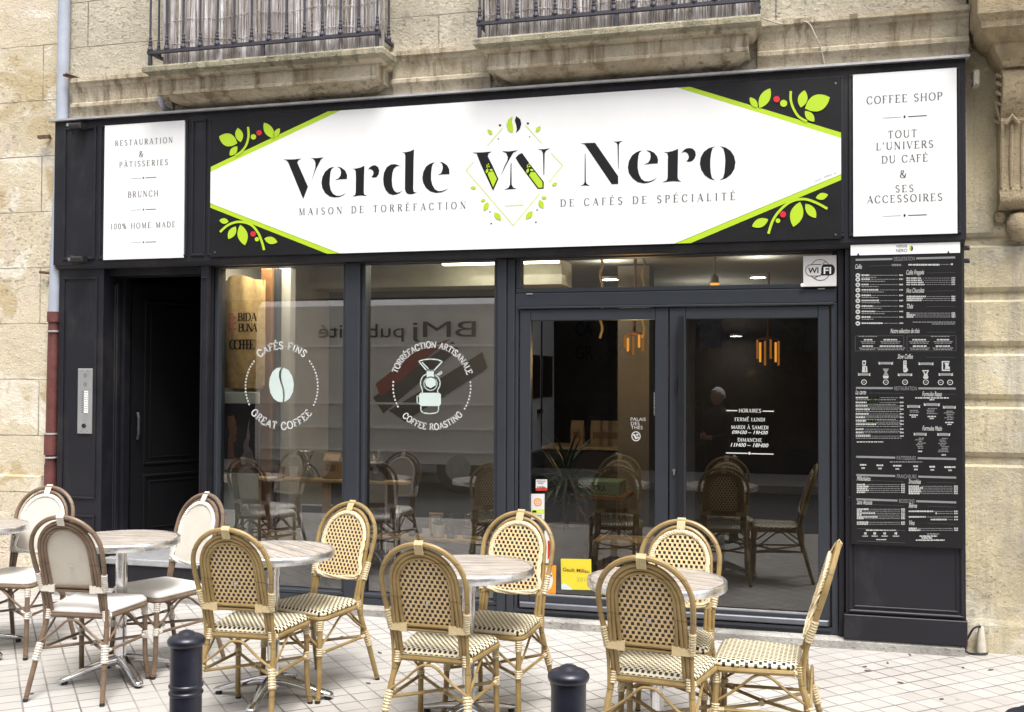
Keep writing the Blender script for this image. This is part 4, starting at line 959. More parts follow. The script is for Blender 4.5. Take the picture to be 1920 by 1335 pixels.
title('Notre sélection de thés', 1670, 1725, 624.5)
for (a, b) in ((1604, 1695), (1701, 1793)):
    for y in (630, 658): rule(md, a, b, y, .5)
    for x in (a, b): md.box(mx(x) - .0008, mx(x) + .0008, YA, YA + .0005, mz(658, x), mz(630, x))
words(mg, 1610, 1645, 630.5, 3, 3, 7); words(mg, 1746, 1781, 630.5, 3, 3, 7)
for (a, b, y) in ((1620, 1637, 637), (1657, 1683, 637), (1711, 1737, 637), (1757, 1781, 637), (1617, 1637, 649), (1650, 1692, 649), (1712, 1738, 649), (1755, 1782, 649)):
    words(mw, a, b, y, 3.2, 3, 7, .6)
    for k in (1, 2): words(mg, a - 8 + k * 2, b + 8 - k * 2, y + k * 2.9 + .6, 2, 3, 7, .8)
title('Slow Coffee', 1683, 1712, 672.5)
def banner(x, y, wd, hh=4.5):
    z_ = mz(y, x); mg.box(mx(x - wd * .36), mx(x + wd * .36), YA, YA + .0005, z_ - hh / 624, z_ + hh / 624)
    for s_ in (-1, 1): mw.poly([(mx(x + s_ * wd * .38), z_ - .009), (mx(x + s_ * wd * .38), z_ + .004), (mx(x + s_ * wd * .52), z_ + .009), (mx(x + s_ * wd * .47), z_), (mx(x + s_ * wd * .52), z_ - .006)], YA)
def ring(x, y, r=5):
    z_ = mz(y, x); X_ = mx(x); k_ = r / 315
    for i in range(14):
        a0, a1 = i * .4488, (i + 1) * .4488
        mw.poly([(X_ + k_ * math.cos(a0), z_ + k_ * math.sin(a0)), (X_ + k_ * math.cos(a1), z_ + k_ * math.sin(a1)), (X_ + k_ * .74 * math.cos(a1), z_ + k_ * .74 * math.sin(a1)), (X_ + k_ * .74 * math.cos(a0), z_ + k_ * .74 * math.sin(a0))], YA)
    words(mg, x - 2.4, x + 2.4, y, 2.6, 1.2, 2, .3)
def icon(x, y0, kind):
    """small white drawings of brewers"""
    def P_(dx, dy): return (mx(x + dx), mz(y0 + dy, x))
    if kind == 0:
        mw.poly([P_(-3, 0), P_(4, 0), P_(3.4, 9), P_(-3, 9)], YA); mw.poly([P_(-3, 11), P_(0, 9.6), P_(6, 11), P_(6.6, 22), P_(-3.5, 22)], YA); mo.poly([P_(-1.4, 2.5), P_(2, 2.5), P_(2, 6.5), P_(-1.4, 6.5)], YA - .0006); mo.poly([P_(2.2, 12.5), P_(3.4, 12.5), P_(3.4, 20.5), P_(2.2, 20.5)], YA - .0006)
    if kind == 1:
        mg.poly([P_(-6, 0), P_(6, 0), P_(2, 7), P_(5, 13), P_(-5, 13), P_(-2, 7)], YA); mw.poly([P_(-5.5, 13.5), P_(5.5, 13.5), P_(4.4, 18.5), P_(-4.4, 18.5)], YA)
    if kind == 2:
        mw.poly([P_(-3, 0), P_(3, 0), P_(3, 12), P_(6.2, 18), P_(2.6, 22), P_(-2.6, 22), P_(-3.4, 16)], YA)
        for k in range(2): mo.poly([P_(-.8, 2 + k * 4), P_(.8, 2 + k * 4), P_(.8, 4.4 + k * 4), P_(-.8, 4.4 + k * 4)], YA - .0006)
        mo.poly([P_(-2.6, 16), P_(1, 16), P_(1, 16.8), P_(-2.6, 16.8)], YA - .0006)
    if kind == 3:
        mw.poly([P_(-7, 0), P_(6, 0), P_(3, 7), P_(4, 11), P_(-4, 11), P_(-3, 7)], YA); mo.poly([P_(-3.6, 2), P_(3, 2), P_(0, 7.5)], YA - .0006); mw.poly([P_(-5, 11.6), P_(5, 11.6), P_(4, 16), P_(-4, 16)], YA)
    if kind == 4:
        mw.poly([P_(-7, 0), P_(8, 0), P_(8, 2), P_(-4.6, 2), P_(-4.6, 16), P_(8.4, 16), P_(8.4, 18.5), P_(-7, 18.5)], YA); mw.poly([P_(-2, 3), P_(7, 3), P_(5, 9), P_(8, 11), P_(8, 15), P_(-1, 15), P_(0, 9)], YA)
icon(1620, 676, 0); icon(1661, 691, 1); icon(1697, 676, 2); icon(1736, 694, 3); icon(1773, 677, 4)
for x, y, wd in ((1620.5, 702, 23), (1661, 681, 27), (1697, 702.5, 27), (1736.5, 682, 28), (1773.5, 702, 27)): banner(x, y, wd)
for x, y in ((1620, 716.5), (1661, 716.5), (1697, 716.5), (1736, 716.5), (1764, 717), (1781.5, 717)): ring(x, y)
head('RESTAURATION', 1677, 1719, 728)
title('La carte', 1604, 1624, 740); title('Formules Repas', 1729, 1766, 742.5)
yl = [745.5, 754.5, 761, 767.5, 776, 782.5, 789, 795.5, 804.5, 811, 817.5]; xe = [1629, 1626, 1628, 1632, 1629, 1622, 1624, 1644, 1620, 1619, 1632]
for i, y in enumerate(yl):
    item(1604.5, xe[i], 1694, y, random.choice((1670, 1680, 1690)) if i not in (9,) else 1632)
    if i in (0, 1, 6): words(mo, xe[i] + 1, xe[i] + 22, y, 4.5, 3, 7, .4)
OL = MB()
for i in (0, 1, 6): words(OL, xe[i] + 1, xe[i] + 22, yl[i], 3.6, 3, 7, .4); words(OL, xe[i] + 1, xe[i] + 18, yl[i] + 3.6, 2.4, 3, 7, .6)
words(mw, 1606, 1656, 828.5, 2.6, 3, 6); words(mw, 1716, 1779, 746, 3.2, 3, 7); words(mw, 1743, 1752, 749.5, 3)
for x, y, wd, n in ((1713, 762, 24, 2), (1747, 758.5, 30, 4), (1780, 763.5, 24, 6)):
    banner(x, y, wd, 5)
    for k in range(n): words(mg, x - random.uniform(4, 11), x + random.uniform(4, 11), y + 7.5 + k * 3.1, 2, 3, 6, .6)
    words(mw, x - 8, x + 8, y + 10 + n * 3.1, 3, 3, 6, .5); words(mw, x - 4, x + 4, y + 13.6 + n * 3.1, 3, 2, 3, .5)
title('Formules Matin', 1729, 1766, 806.5)
for x, y, n in ((1725, 814, 7), (1769, 814.5, 9)):
    banner(x, y, 24, 5)
    for k in range(n): words(mg, x - random.uniform(2, 11), x + random.uniform(2, 11), y + 7.5 + k * 3.1, 2, 3, 6, .6)
    words(mw, x - 4, x + 4, y + 10.5 + n * 3.1, 3.2, 2, 3, .5)
head('PATISSERIES', 1681, 1717, 858.5); words(mg, 1668, 1729, 866, 2.6, 3, 7)
for a, b in ((1612, 1624), (1643, 1655.5), (1674, 1689.5), (1712, 1721), (1742, 1753), (1770, 1791)):
    y = 871.5 + (a - 1612) * .027; words(mw, a, b, y, 3.8, 3, 6, .3); words(mw, (a + b) / 2 - 3, (a + b) / 2 + 3.5, y + 6, 3.6, 1.6, 2.4, .5)
head('FRAICHEURS', 1681, 1718, 893)
title('Milkshakes', 1606, 1632, 903.5); title('Smoothies', 1703, 1726, 906.5)
for i in range(5): item(1606, (1623, 1629, 1626, 1629, 1622)[i], 1696, 908.5 + i * 3.6); item(1703, (1724, 1730, 1726, 1727, 1724)[i], 1795, 911.5 + i * 3.4)
head('BOISSONS', 1685, 1714, 939)
title('Sans Alcools', 1606, 1635, 948.5); title('Bières', 1703, 1719, 951.5); title('Vins', 1704, 1714, 984)
for i, y in enumerate((954.5, 958, 962, 965.4, 969, 972, 979, 982.5)): item(1606, (1628, 1616, 1641, 1616, 1645, 1619, 1628, 1627)[i], 1696, y)
item(1703, 1749, 1795, 958.5); item(1753, 1756, 1795, 962.5); item(1703, 1735, 1795, 969); item(1744, 1774, 1795, 974); item(1703, 1718, 1795, 990.5); item(1703, 1725, 1795, 994)
words(mg, 1737, 1760, 1001, 2.6); words(mw, 1723, 1756, 1005, 3, 3, 8, .5); words(mw, 1727, 1747, 1008.5, 3, 3, 8, .5); words(mw, 1716, 1770, 1012.5, 3, 3, 8, .5)
words(mw, 1623, 1680, 994, 2.8, 3, 8, .6)
for x in (1622, 1639.5, 1658, 1679): words(mw, x - 2.6, x + 2.6, 1000, 5.4, 2, 3, .2); words(mw, x - 6, x + 6, 1005, 2.2, 3, 6, .4)
words(mw, 1642, 1661, 1011.5, 2.6, 3, 6, .4)
for y in (991, 1014): rule(md, 1606, 1696, y, .5)
for y in (502, 515, 549, 578, 626, 673, 740, 742, 904, 907, 949, 952, 984):
    rule(md, 1630, 1694, y - 3, .35) if y in (502, 740, 904, 949) else rule(md, 1738, 1792, y - 3, .35)
mw.build('white_print', CHALK, mb_); mg.build('grey_print', CHALKG, mb_); md.build('thin_rules', CHALKD, mb_); OL.build('green_print', OLIVE, mb_); mo.build('icon_cutouts', BLACK2, mb_)

# ------------------------------------------------------------------ lettering and stickers on the panes
YV = 6.651
def circ_logo(label, cpx, rpx, top, bot, dash):
    c = at(*cpx, YV); t = thing('window_logo', label, 'window lettering', (c.x, YV, c.z), group='round frosted logos on the shop windows')
    k = (at(cpx[0] + 100, cpx[1], YV).x - c.x) / 100
    r = rpx * k; h = 11.5 * k
    m = MB(); arc_text(m, top[0], c.x, c.z, r - h * .1, h * top[1], math.radians(90 + top[2]), YV, track=top[3], sx=top[4], thick=.18, thin=.15); m.build('upper_lettering', VINYLW, t)
    m = MB(); arc_text(m, bot[0], c.x, c.z, r - h * .4, h * bot[1], math.radians(-90 + bot[2]), YV, inside=True, track=bot[3], sx=bot[4], thick=.18, thin=.15); m.build('lower_lettering', VINYLW, t)
    m = MB()
    for a0, a1 in dash:
        n = int(abs(a1 - a0) / 4.6)
        for i in range(n):
            a = a0 + (a1 - a0) * (i + .25) / n; b = a0 + (a1 - a0) * (i + .78) / n
            q = [(r + d * k) for d in (4.2, 1.4)]
            m.poly([(c.x + q[0] * math.cos(math.radians(a)), c.z + q[0] * math.sin(math.radians(a))), (c.x + q[0] * math.cos(math.radians(b)), c.z + q[0] * math.sin(math.radians(b))), (c.x + q[1] * math.cos(math.radians(b)), c.z + q[1] * math.sin(math.radians(b))), (c.x + q[1] * math.cos(math.radians(a)), c.z + q[1] * math.sin(math.radians(a)))], YV)
    m.build('dashed_ring', VINYLW, t)
    return t
t = circ_logo('frosted round logo with a coffee bean reading GREAT COFFEE on the left shop window', (527.5, 725), 66, ('CAFÉS FINS', 1.12, 0, .10, 1.0), ('GREAT COFFEE', 1.12, 0, .10, .95), ((42, -29), (138, 209)))
RB = (440, 620, 6.356)
m = MB()
m.poly(Q(*RB, [(553, 438), (500, 445), (450, 490), (418, 570), (410, 650), (425, 740), (465, 810), (520, 848), (572, 852), (578, 790), (570, 700), (545, 620), (527, 550), (530, 490)], YV), YV)
m.poly(Q(*RB, [(583, 440), (640, 470), (685, 540), (705, 630), (695, 730), (655, 810), (592, 848), (598, 770), (592, 700), (565, 610), (552, 540), (560, 480)], YV), YV)
m.build('bean', VINYL, t)
t = circ_logo('frosted round logo with a coffee roaster reading COFFEE ROASTING on the middle shop window', (809, 725), 71, ('TORRÉFACTION ARTISANALE', 1.0, -1, .045, .93), ('COFFEE ROASTING', 1.0, 2, .06, .90), ((9, -34), (171, 212)))
RR = (710, 620, 6.356)
def outl(m, pts, wd, closed=True):
    pts = [tuple(p)[:2] for p in pts]
    if closed: pts = pts + [pts[0]]
    for a, b in zip(pts, pts[1:]):
        d = math.hypot(b[0] - a[0], b[1] - a[1]) or 1; ex, ey = (b[0] - a[0]) / d * wd * .35, (b[1] - a[1]) / d * wd * .35
        ribbonp(m, RR, [(a[0] - ex, a[1] - ey), (b[0] + ex, b[1] + ey)], wd, YV)
_Q = Q
def Q(ox, oy, s, pts, Y=YV): return _Q(ox, oy, s, pts, Y)
m = MB()
outl(m, [(478, 365), (540, 345), (620, 338), (700, 345), (758, 368), (658, 475), (572, 475)], 14); outl(m, [(520, 380), (590, 452)], 12, False)
m.poly(Q(*RR, [(572, 472), (658, 472), (660, 555), (685, 590), (680, 650), (620, 685), (570, 660), (552, 610), (572, 570)]), YV)
outl(m, [(572, 515), (525, 545), (500, 595), (498, 650), (520, 700), (520, 745)], 13, False); outl(m, [(660, 520), (710, 555), (732, 610), (728, 660), (703, 705), (703, 745)], 13, False)
outl(m, [(618 + 78 * math.cos(a * .3142), 632 + 80 * math.sin(a * .3142)) for a in range(20)], 13)
outl(m, [(660, 520), (690, 530), (745, 485), (755, 505), (715, 530)], 11, False)
m.poly(Q(*RR, [(500, 740), (720, 740), (742, 760), (742, 875), (720, 898), (505, 898), (482, 875), (482, 760)]), YV)
outl(m, [(480, 780), (458, 780), (458, 862), (480, 862)], 11, False)
outl(m, [(503, 905), (503, 950), (530, 978), (610, 990), (690, 978), (713, 950), (713, 905)], 13, False)
m.build('roaster', VINYL, t)
Q = _Q

YD = 6.628
p = at(1405, 810, YD)
t = thing('opening_hours', 'white lettering with the opening hours on the right door pane', 'window lettering', (p.x, YD, p.z))
RH = (1310, 720, 7.68)
m = MB()
def hx_(x, y): return at(RH[0] + x / RH[2], RH[1] + y / RH[2], YD)
def hl(s, xa, xb, yb, hpx, sh=0, serifs=True, bold=.0):
    a, b = hx_(xa, yb), hx_(xb, yb); h = hpx / RH[2] / 301
    if serifs: line_text(m, s, a.x, b.x, (a.z + b.z) / 2, h, YD, .17, .085, .13)
    else: ftext(m, s, a.x, b.x, (a.z + b.z) / 2, h, YD, bold, sh)
hl('HORAIRES', 578, 900, 410, 52); hl('FERMÉ LUNDI', 520, 955, 537, 52); hl('MARDI À SAMEDI', 468, 1005, 650, 52); hl('09H30 – 19H30', 480, 998, 720, 50, .25, False, .02); hl('DIMANCHE', 562, 912, 832, 52); hl('11H00 – 18H00', 460, 1005, 905, 54, .25, False, .02)
m.build('lettering', VINYLW, t)
m = MB()
for xa, xb, y in ((398, 556, 382), (922, 1084, 391), (392, 705, 992), (758, 1078, 1003)):
    a, b = hx_(xa, y), hx_(xb, y); m.box(a.x, b.x, YD, YD + .0004, a.z - .0032, a.z + .0032)
q = hx_(732, 998); m.poly([(q.x + .008 * math.cos(i * .785), q.z + .0095 * math.sin(i * .785)) for i in range(8)], YD); m.build('dividers', VINYLW, t)
# wifi sign
t, x0, x1, z0, z1 = board('wifi_sign', 'white square sign with the black WI FI mark in the transom pane', [(1506, 480), (1569, 478), (1568, 536), (1506, 538)], Y=6.58, t=.004, cat='sign', mat=plain('wifi_card', (.62, .61, .60), .4, var=.03))
RW = (1480, 460, 13.35); YW_ = 6.5785
def Qw(p_, Y=YW_): return Q(*RW, p_, 6.58)
m = MB()
m.poly(Qw([(855, 475), (1050, 475), (1100, 500), (1135, 560), (1140, 620), (1130, 690), (1090, 735), (1030, 752), (780, 752), (800, 680), (800, 580), (820, 510)]), YW_)
for pts, wd in (([(545, 482)] + [(770 + 250 * math.cos(math.radians(a)), 620 - 265 * math.sin(math.radians(a))) for a in range(150, 20, -12)], 14), ([(555, 770), (620, 825), (690, 865), (770, 880), (860, 865), (940, 820), (995, 750)], 14), ([(800, 480), (560, 480), (480, 500), (420, 560), (408, 630), (430, 710), (490, 765), (780, 765)], 14), ([(780, 750), (700, 780), (620, 825)], 14), ([(840, 480), (870, 430), (915, 405), (985, 480)], 12)):
    for a, b in zip(pts, pts[1:]): 
        d = math.hypot(b[0] - a[0], b[1] - a[1]) or 1; nx, ny = -(b[1] - a[1]) / d * wd / 2, (b[0] - a[0]) / d * wd / 2
        m.poly(Qw([(a[0] + nx, a[1] + ny), (b[0] + nx, b[1] + ny), (b[0] - nx, b[1] - ny), (a[0] - nx, a[1] - ny)]), YW_ - .0002)
a, b = Qw([(470, 695), (728, 695)]); ftext(m, 'WI', a[0], b[0], a[1], .034, YW_ - .0003, .02)
m.build('black_mark', INK, t)
m = MB(); a, b = Qw([(858, 712), (1045, 712)]); ftext(m, 'FI', a[0], b[0], a[1], .042, YW_ - .0008, .02); m.build('white_letters', WHITE, t)
m = MB(); q = Qw([(325, 995)])[0]; m.lathe([(0, -.004), (.010, -.003), (.012, 0)], 12, (q[0], 6.579, q[1]), 'y'); m.build('suction_cup', WHITE, t)
# stickers on the left door
def sticker(label, px, mat, Y=YD):
    xs = [fx(x, y, Y) for x, y in px]; zs = [fz(x, y, Y) for x, y in px]
    t = thing('sticker', label, 'sticker', (sum(xs) / 4, Y, sum(zs) / 4))
    m = MB(); m.poly(list(zip(xs, zs)), Y, .0008); m.build('sheet', mat, t)
    return t
STW = plain('sticker_white', (.62, .61, .60), .45, var=.03); STR = plain('sticker_red', (.45, .03, .02), .45); STY = plain('sticker_yellow', (.62, .52, .035), .45, var=.04); STO = plain('sticker_orange', (.72, .26, .02), .45); STB = plain('sticker_lime', (.5, .6, .08), .45)
t = sticker('small white square sticker with a red foot on the left door pane', [(1005, 899), (1026, 899), (1026, 920), (1004.5, 920)], STW)
m = MB(); m.poly(Q(0, 0, 1, [(1004.5, 915), (1026, 915), (1026, 920), (1004.5, 920)], YD - .001), YD - .001); m.build('red_band', STR, t)
m = MB()
for s_, xa, xb, y, h in (('RETROUVEZ', 1007, 1023, 903, .008), ('NOUS', 1009, 1019, 907, .009), ('velp', 1006, 1023, 914.5, .014)):
    a, b = at(xa, y, YD), at(xb, y, YD); ftext(m, s_, a.x, b.x, a.z, h, YD - .001, .02)
m.build('print', INK, t)
t = sticker('tall white sticker with an orange round emblem on the left door pane', [(996, 926), (1021, 926), (1020.5, 974), (995.5, 974)], STW)
m = MB(); q = at(1008.5, 941.5, YD); R0 = .027
for i in range(20):
    a0, a1 = i * .31416, (i + 1) * .31416
    for ra, rb in ((1, .72), (.5, .3)): m.poly([(q.x + R0 * ra * math.cos(a0), q.z + R0 * ra * math.sin(a0)), (q.x + R0 * ra * math.cos(a1), q.z + R0 * ra * math.sin(a1)), (q.x + R0 * rb * math.cos(a1), q.z + R0 * rb * math.sin(a1)), (q.x + R0 * rb * math.cos(a0), q.z + R0 * rb * math.sin(a0))], YD - .001)
m.build('round_emblem', STO, t)
m = MB(); m.poly(Q(0, 0, 1, [(996, 955), (1020.8, 955), (1020.6, 963), (995.8, 963)], YD), YD - .001); m.build('lime_band', STB, t)
m = MB(); m.poly(Q(0, 0, 1, [(998, 957), (1006, 957), (1006, 961), (998, 961)], YD), YD - .0015)
for y in (966, 969): m.poly(Q(0, 0, 1, [(998, y), (1016, y), (1016, y + 1), (998, y + 1)], YD), YD - .001)
m.build('print', INK, t)
t = sticker('yellow square restaurant guide sticker low on the left door pane', [(1051.5, 1047.5), (1108.5, 1048.5), (1109.5, 1106.5), (1052.5, 1105)], STY)
m = MB(); a, b = at(1055, 1071.5, YD), at(1105, 1072.5, YD); ftext(m, 'Gault Millau', a.x, b.x, (a.z + b.z) / 2, .024, YD - .001, .015, slope=-.02); m.build('print', plain('brown_print', (.20, .035, .01), .5), t)
m = MB(); a, b = at(1081, 1089.5, YD), at(1106, 1089.5, YD); ftext(m, '2015', a.x, b.x, a.z, .026, YD - .001); m.build('year', plain('grey_yellow_print', (.38, .34, .05), .5), t)
m = MB(); m.poly(Q(0, 0, 1, [(1052.4, 1096), (1058, 1093.5), (1066, 1098), (1074, 1106), (1052.5, 1105)], YD), YD - .001); m.build('pale_corner', VINYL, t)
t = sticker('orange and white sticker behind the rattan chair low on the left door pane', [(1020, 1060), (1043, 1060), (1042, 1114), (1020, 1113)], STO)
m = MB(); q = at(1024, 1086, YD); m.poly([(q.x + .045 * math.cos(a * .3142), q.z + .075 * math.sin(a * .3142)) for a in range(-5, 6)], YD - .001); m.build('white_disc', STW, t)
m = MB(); a, b = at(1019, 1080, YD), at(1038, 1080, YD); ftext(m, 'de', a.x + .02, b.x - .01, a.z, .018, YD - .0015, .02); m.build('print', INK, t)
t = sticker('narrow white and red sticker above the orange one on the left door pane', [(1021, 995), (1031, 995), (1030, 1056), (1020, 1056)], STW)
m = MB(); m.poly(Q(0, 0, 1, [(1027, 1014), (1030.8, 1014), (1030.2, 1045), (1027, 1050)], YD), YD - .001); m.build('red_band', STR, t)
p = at(1196, 803, YD)
t = thing('tea_house_lettering', 'thin white tea house lettering with a small round mark on the left door pane', 'window lettering', (p.x, YD, p.z))
m = MB()
for s_, xa, xb, y in (('PALAIS', 1182.5, 1211, 789), ('DES', 1183, 1199, 797), ('THÉS', 1183, 1205, 804.5)):
    a, b = at(xa, y, YD), at(xb, y, YD); ftext(m, s_, a.x, b.x, a.z, .0225, YD, -.004)
q = at(1192.5, 818, YD)
for i in range(12):
    a0, a1 = i * .5236, (i + 1) * .5236
    m.poly([(q.x + .030 * math.cos(a0), q.z + .032 * math.sin(a0)), (q.x + .030 * math.cos(a1), q.z + .032 * math.sin(a1)), (q.x + .024 * math.cos(a1), q.z + .026 * math.sin(a1)), (q.x + .024 * math.cos(a0), q.z + .026 * math.sin(a0))], YD)
for dx, dz in ((-.012, .008), (.008, .01), (0, -.012), (-.005, -.002), (.012, -.008)): m.poly([(q.x + dx + .008 * math.cos(k * 1.047), q.z + dz + .007 * math.sin(k * 1.047)) for k in range(6)], YD)
m.build('lettering', plain('grey_vinyl', (.45, .45, .44), .6), t)
m = MB()
for k in range(16): q = at(1227, 737 + k * 2.7, YD); m.box(q.x - .004, q.x + .003, YD, YD + .0004, q.z - .003, q.z + .003 * random.uniform(.3, 1))
m.build('side_print', VINYLW, t)

# ------------------------------------------------------------------ terrace furniture
def rattan(name, lo, hi):
    t = NT(name); X, Y, Z = t.xyz()[0:3]
    c = t.ramp(t.noise(9, 4, .6), [(.3, lo), (.7, hi)])
    c = t.mix(t.math('MULTIPLY', t.noise(1, 4, .6, v=t.scale(t.obj(), 160, 160, 12)), .45), c, mulc(lo, .55))
    oi = t.n('ShaderNodeObjectInfo'); c = t.mix(t.math('MULTIPLY', oi.outputs['Random'], .3), c, mulc(lo, .8))
    nd = t.math('LESS_THAN', t.math('FRACT', t.math('ADD', t.math('MULTIPLY', Z, 6.3), t.math('MULTIPLY', t.noise(2.5, 2), 1.6))), .022)
    c = t.mix(t.math('MULTIPLY', nd, .7), c, mulc(lo, .25))
    return t.bsdf(c, .38, 0, t.bump(t.noise(1, 3, .6, v=t.scale(t.obj(), 200, 200, 20)), .12, .002), .45)
CANE = rattan('golden_bamboo_cane', (.235, .155, .055), (.42, .30, .125))
CANE2 = rattan('taupe_bamboo_cane', (.135, .088, .058), (.265, .185, .125))
def winding(name, c0):
    t = NT(name); X, Y, Z = t.xyz()[0:3]
    c = t.ramp(t.noise(60, 3), [(.3, mulc(c0, .9)), (.7, mulc(c0, 1.08))])
    ln = t.math('LESS_THAN', t.math('FRACT', t.math('MULTIPLY', t.math('ADD', Z, t.math('MULTIPLY', X, .25)), 112)), .20)  # dark lines: shade between the turns, put into the colour
    return t.bsdf(t.mix(t.math('MULTIPLY', ln, .75), c, mulc(c0, .22)), .5)
BINDZ, BINDZ2 = winding('wound_cream_cane', (.56, .46, .285)), winding('wound_white_cane', (.60, .56, .49))
BIND = plain('cream_cane_binding', (.50, .395, .225), .5, var=.10, sc=60, bump=.3, bsc=300)
BIND2 = plain('white_binding', (.60, .56, .49), .5, var=.06, sc=60, bump=.3, bsc=300)
def weave(name, base, dark, p=.0238, axis='xz'):
    """flat plastic strands with a staggered grid of dark squares"""
    t = NT(name); X, Y, Z = t.xyz()[0:3]
    U, V = (X, Z) if axis == 'xz' else (X, Y)
    u = t.math('DIVIDE', U, p); v = t.math('DIVIDE', V, p * .78)
    row = t.math('FLOOR', v)
    u = t.math('ADD', u, t.math('MULTIPLY', t.math('MODULO', t.math('ABSOLUTE', row), 2.0), .5))
    fu, fv = t.math('FRACT', u), t.math('FRACT', v)
    sq = t.math('MULTIPLY', t.math('LESS_THAN', t.math('ABSOLUTE', t.math('SUBTRACT', fu, .5)), .275), t.math('LESS_THAN', t.math('ABSOLUTE', t.math('SUBTRACT', fv, .5)), .36))
    oi = t.n('ShaderNodeObjectInfo'); c = t.ramp(t.noise(6, 5, .65), [(.3, mulc(base, .84)), (.7, mulc(base, 1.06))]); c = t.mix(t.math('MULTIPLY', oi.outputs['Random'], .2), c, mulc(base, .8))
    ln = t.math('LESS_THAN', t.math('ABSOLUTE', t.math('SUBTRACT', fv, .5)), .44)
    c = t.mix(t.math('MULTIPLY', t.math('SUBTRACT', 1, ln), .35), c, mulc(base, .5))
    c = t.mix(sq, c, dark)
    hgt = t.math('MULTIPLY', t.math('SINE', t.math('MULTIPLY', fu, 6.2832)), t.math('SINE', t.math('MULTIPLY', fv, 3.1416)))
    return t.bsdf(c, .42, 0, t.bump(t.math('SUBTRACT', hgt, t.math('MULTIPLY', sq, .8)), .35, .003), .45)
WV_BACK = weave('woven_back', (.68, .50, .26), (.014, .007, .006))
WV_SEAT = weave('woven_seat', (.76, .68, .49), (.010, .007, .006), .0235, 'xy')
def textile(name, c0):
    t = NT(name); X, Y, Z = t.xyz()[0:3]
    c = t.ramp(t.noise(7, 5, .6), [(.3, mulc(c0, .88)), (.7, mulc(c0, 1.05))])
    c = t.mix(t.math('MULTIPLY', t.noise(1, 2, .5, v=t.scale(t.obj(), 30, 30, 520)), .3), c, mulc(c0, .6))
    return t.bsdf(c, .75, 0, t.bump(t.noise(350, 2), .2, .002), .3)
TEX_BACK = textile('grey_textilene', (.58, .54, .47))
TEX_SEAT = plain('white_vinyl_seat', (.72, .70, .66), .5, var=.05, sc=10, bump=.1, bsc=30)
BRAID = plain('cream_braid', (.74, .63, .42), .5, var=.12, sc=80, bump=.5, bsc=240)
BRAID2 = plain('white_braid', (.74, .72, .67), .5, var=.08, sc=80, bump=.5, bsc=240)
RUB = plain('black_rubber_foot', (.012, .012, .012), .6)

def yb(z): return -.185 - .30 * (z - .43)
def hoop(wm, ztop, zc, wb, zb, n=16):
    """inverted U lying in the reclined plane of the back"""
    pts = [(-wb, yb(zb), zb), (-(wb + wm) / 2 - .002, yb((zb + zc) / 2), (zb + zc) / 2)]
    for i in range(n + 1):
        a = math.pi - math.pi * i / n
        z = zc + (ztop - zc) * math.sin(a); pts.append((wm * math.cos(a), yb(z), z))
    pts += [((wb + wm) / 2 + .002, yb((zb + zc) / 2), (zb + zc) / 2), (wb, yb(zb), zb)]
    return spline(pts, 2)
def wrap(m, a, b, r, n=6):
    """binding wound round a tube from a to b"""
    a, b = Vector(a), Vector(b); pts, rs = [], []
    for i in range(n * 2 + 1):
        pts.append(a.lerp(b, i / (n * 2))); rs.append(r if i % 2 else r * .82)
    m.tube(pts, rs, 8)
def seat_outline(inset=0.0, n=5):
    c = [(-.168, -.185), (.168, -.185), (.205, .165), (-.205, .165)]; rr = [.05, .05, .055, .055]; out = []
    for i in range(4):
        p, q, s = Vector(c[i - 1]), Vector(c[i]), Vector(c[(i + 1) % 4])
        d0, d1 = (p - q).normalized(), (s - q).normalized(); r = rr[i]
        a, b = q + d0 * r, q + d1 * r
        for k in range(n + 1):
            t = k / n; v = a * (1 - t) ** 2 + q * 2 * t * (1 - t) + b * t * t; out.append(v)
    cx_ = sum(v.x for v in out) / len(out); cy_ = sum(v.y for v in out) / len(out)
    res = []
    for v in out:
        d = Vector((v.x - cx_, v.y - cy_)); L = d.length; res.append((cx_ + d.x * (1 - inset / L), cy_ + d.y * (1 - inset / L)))
    return res
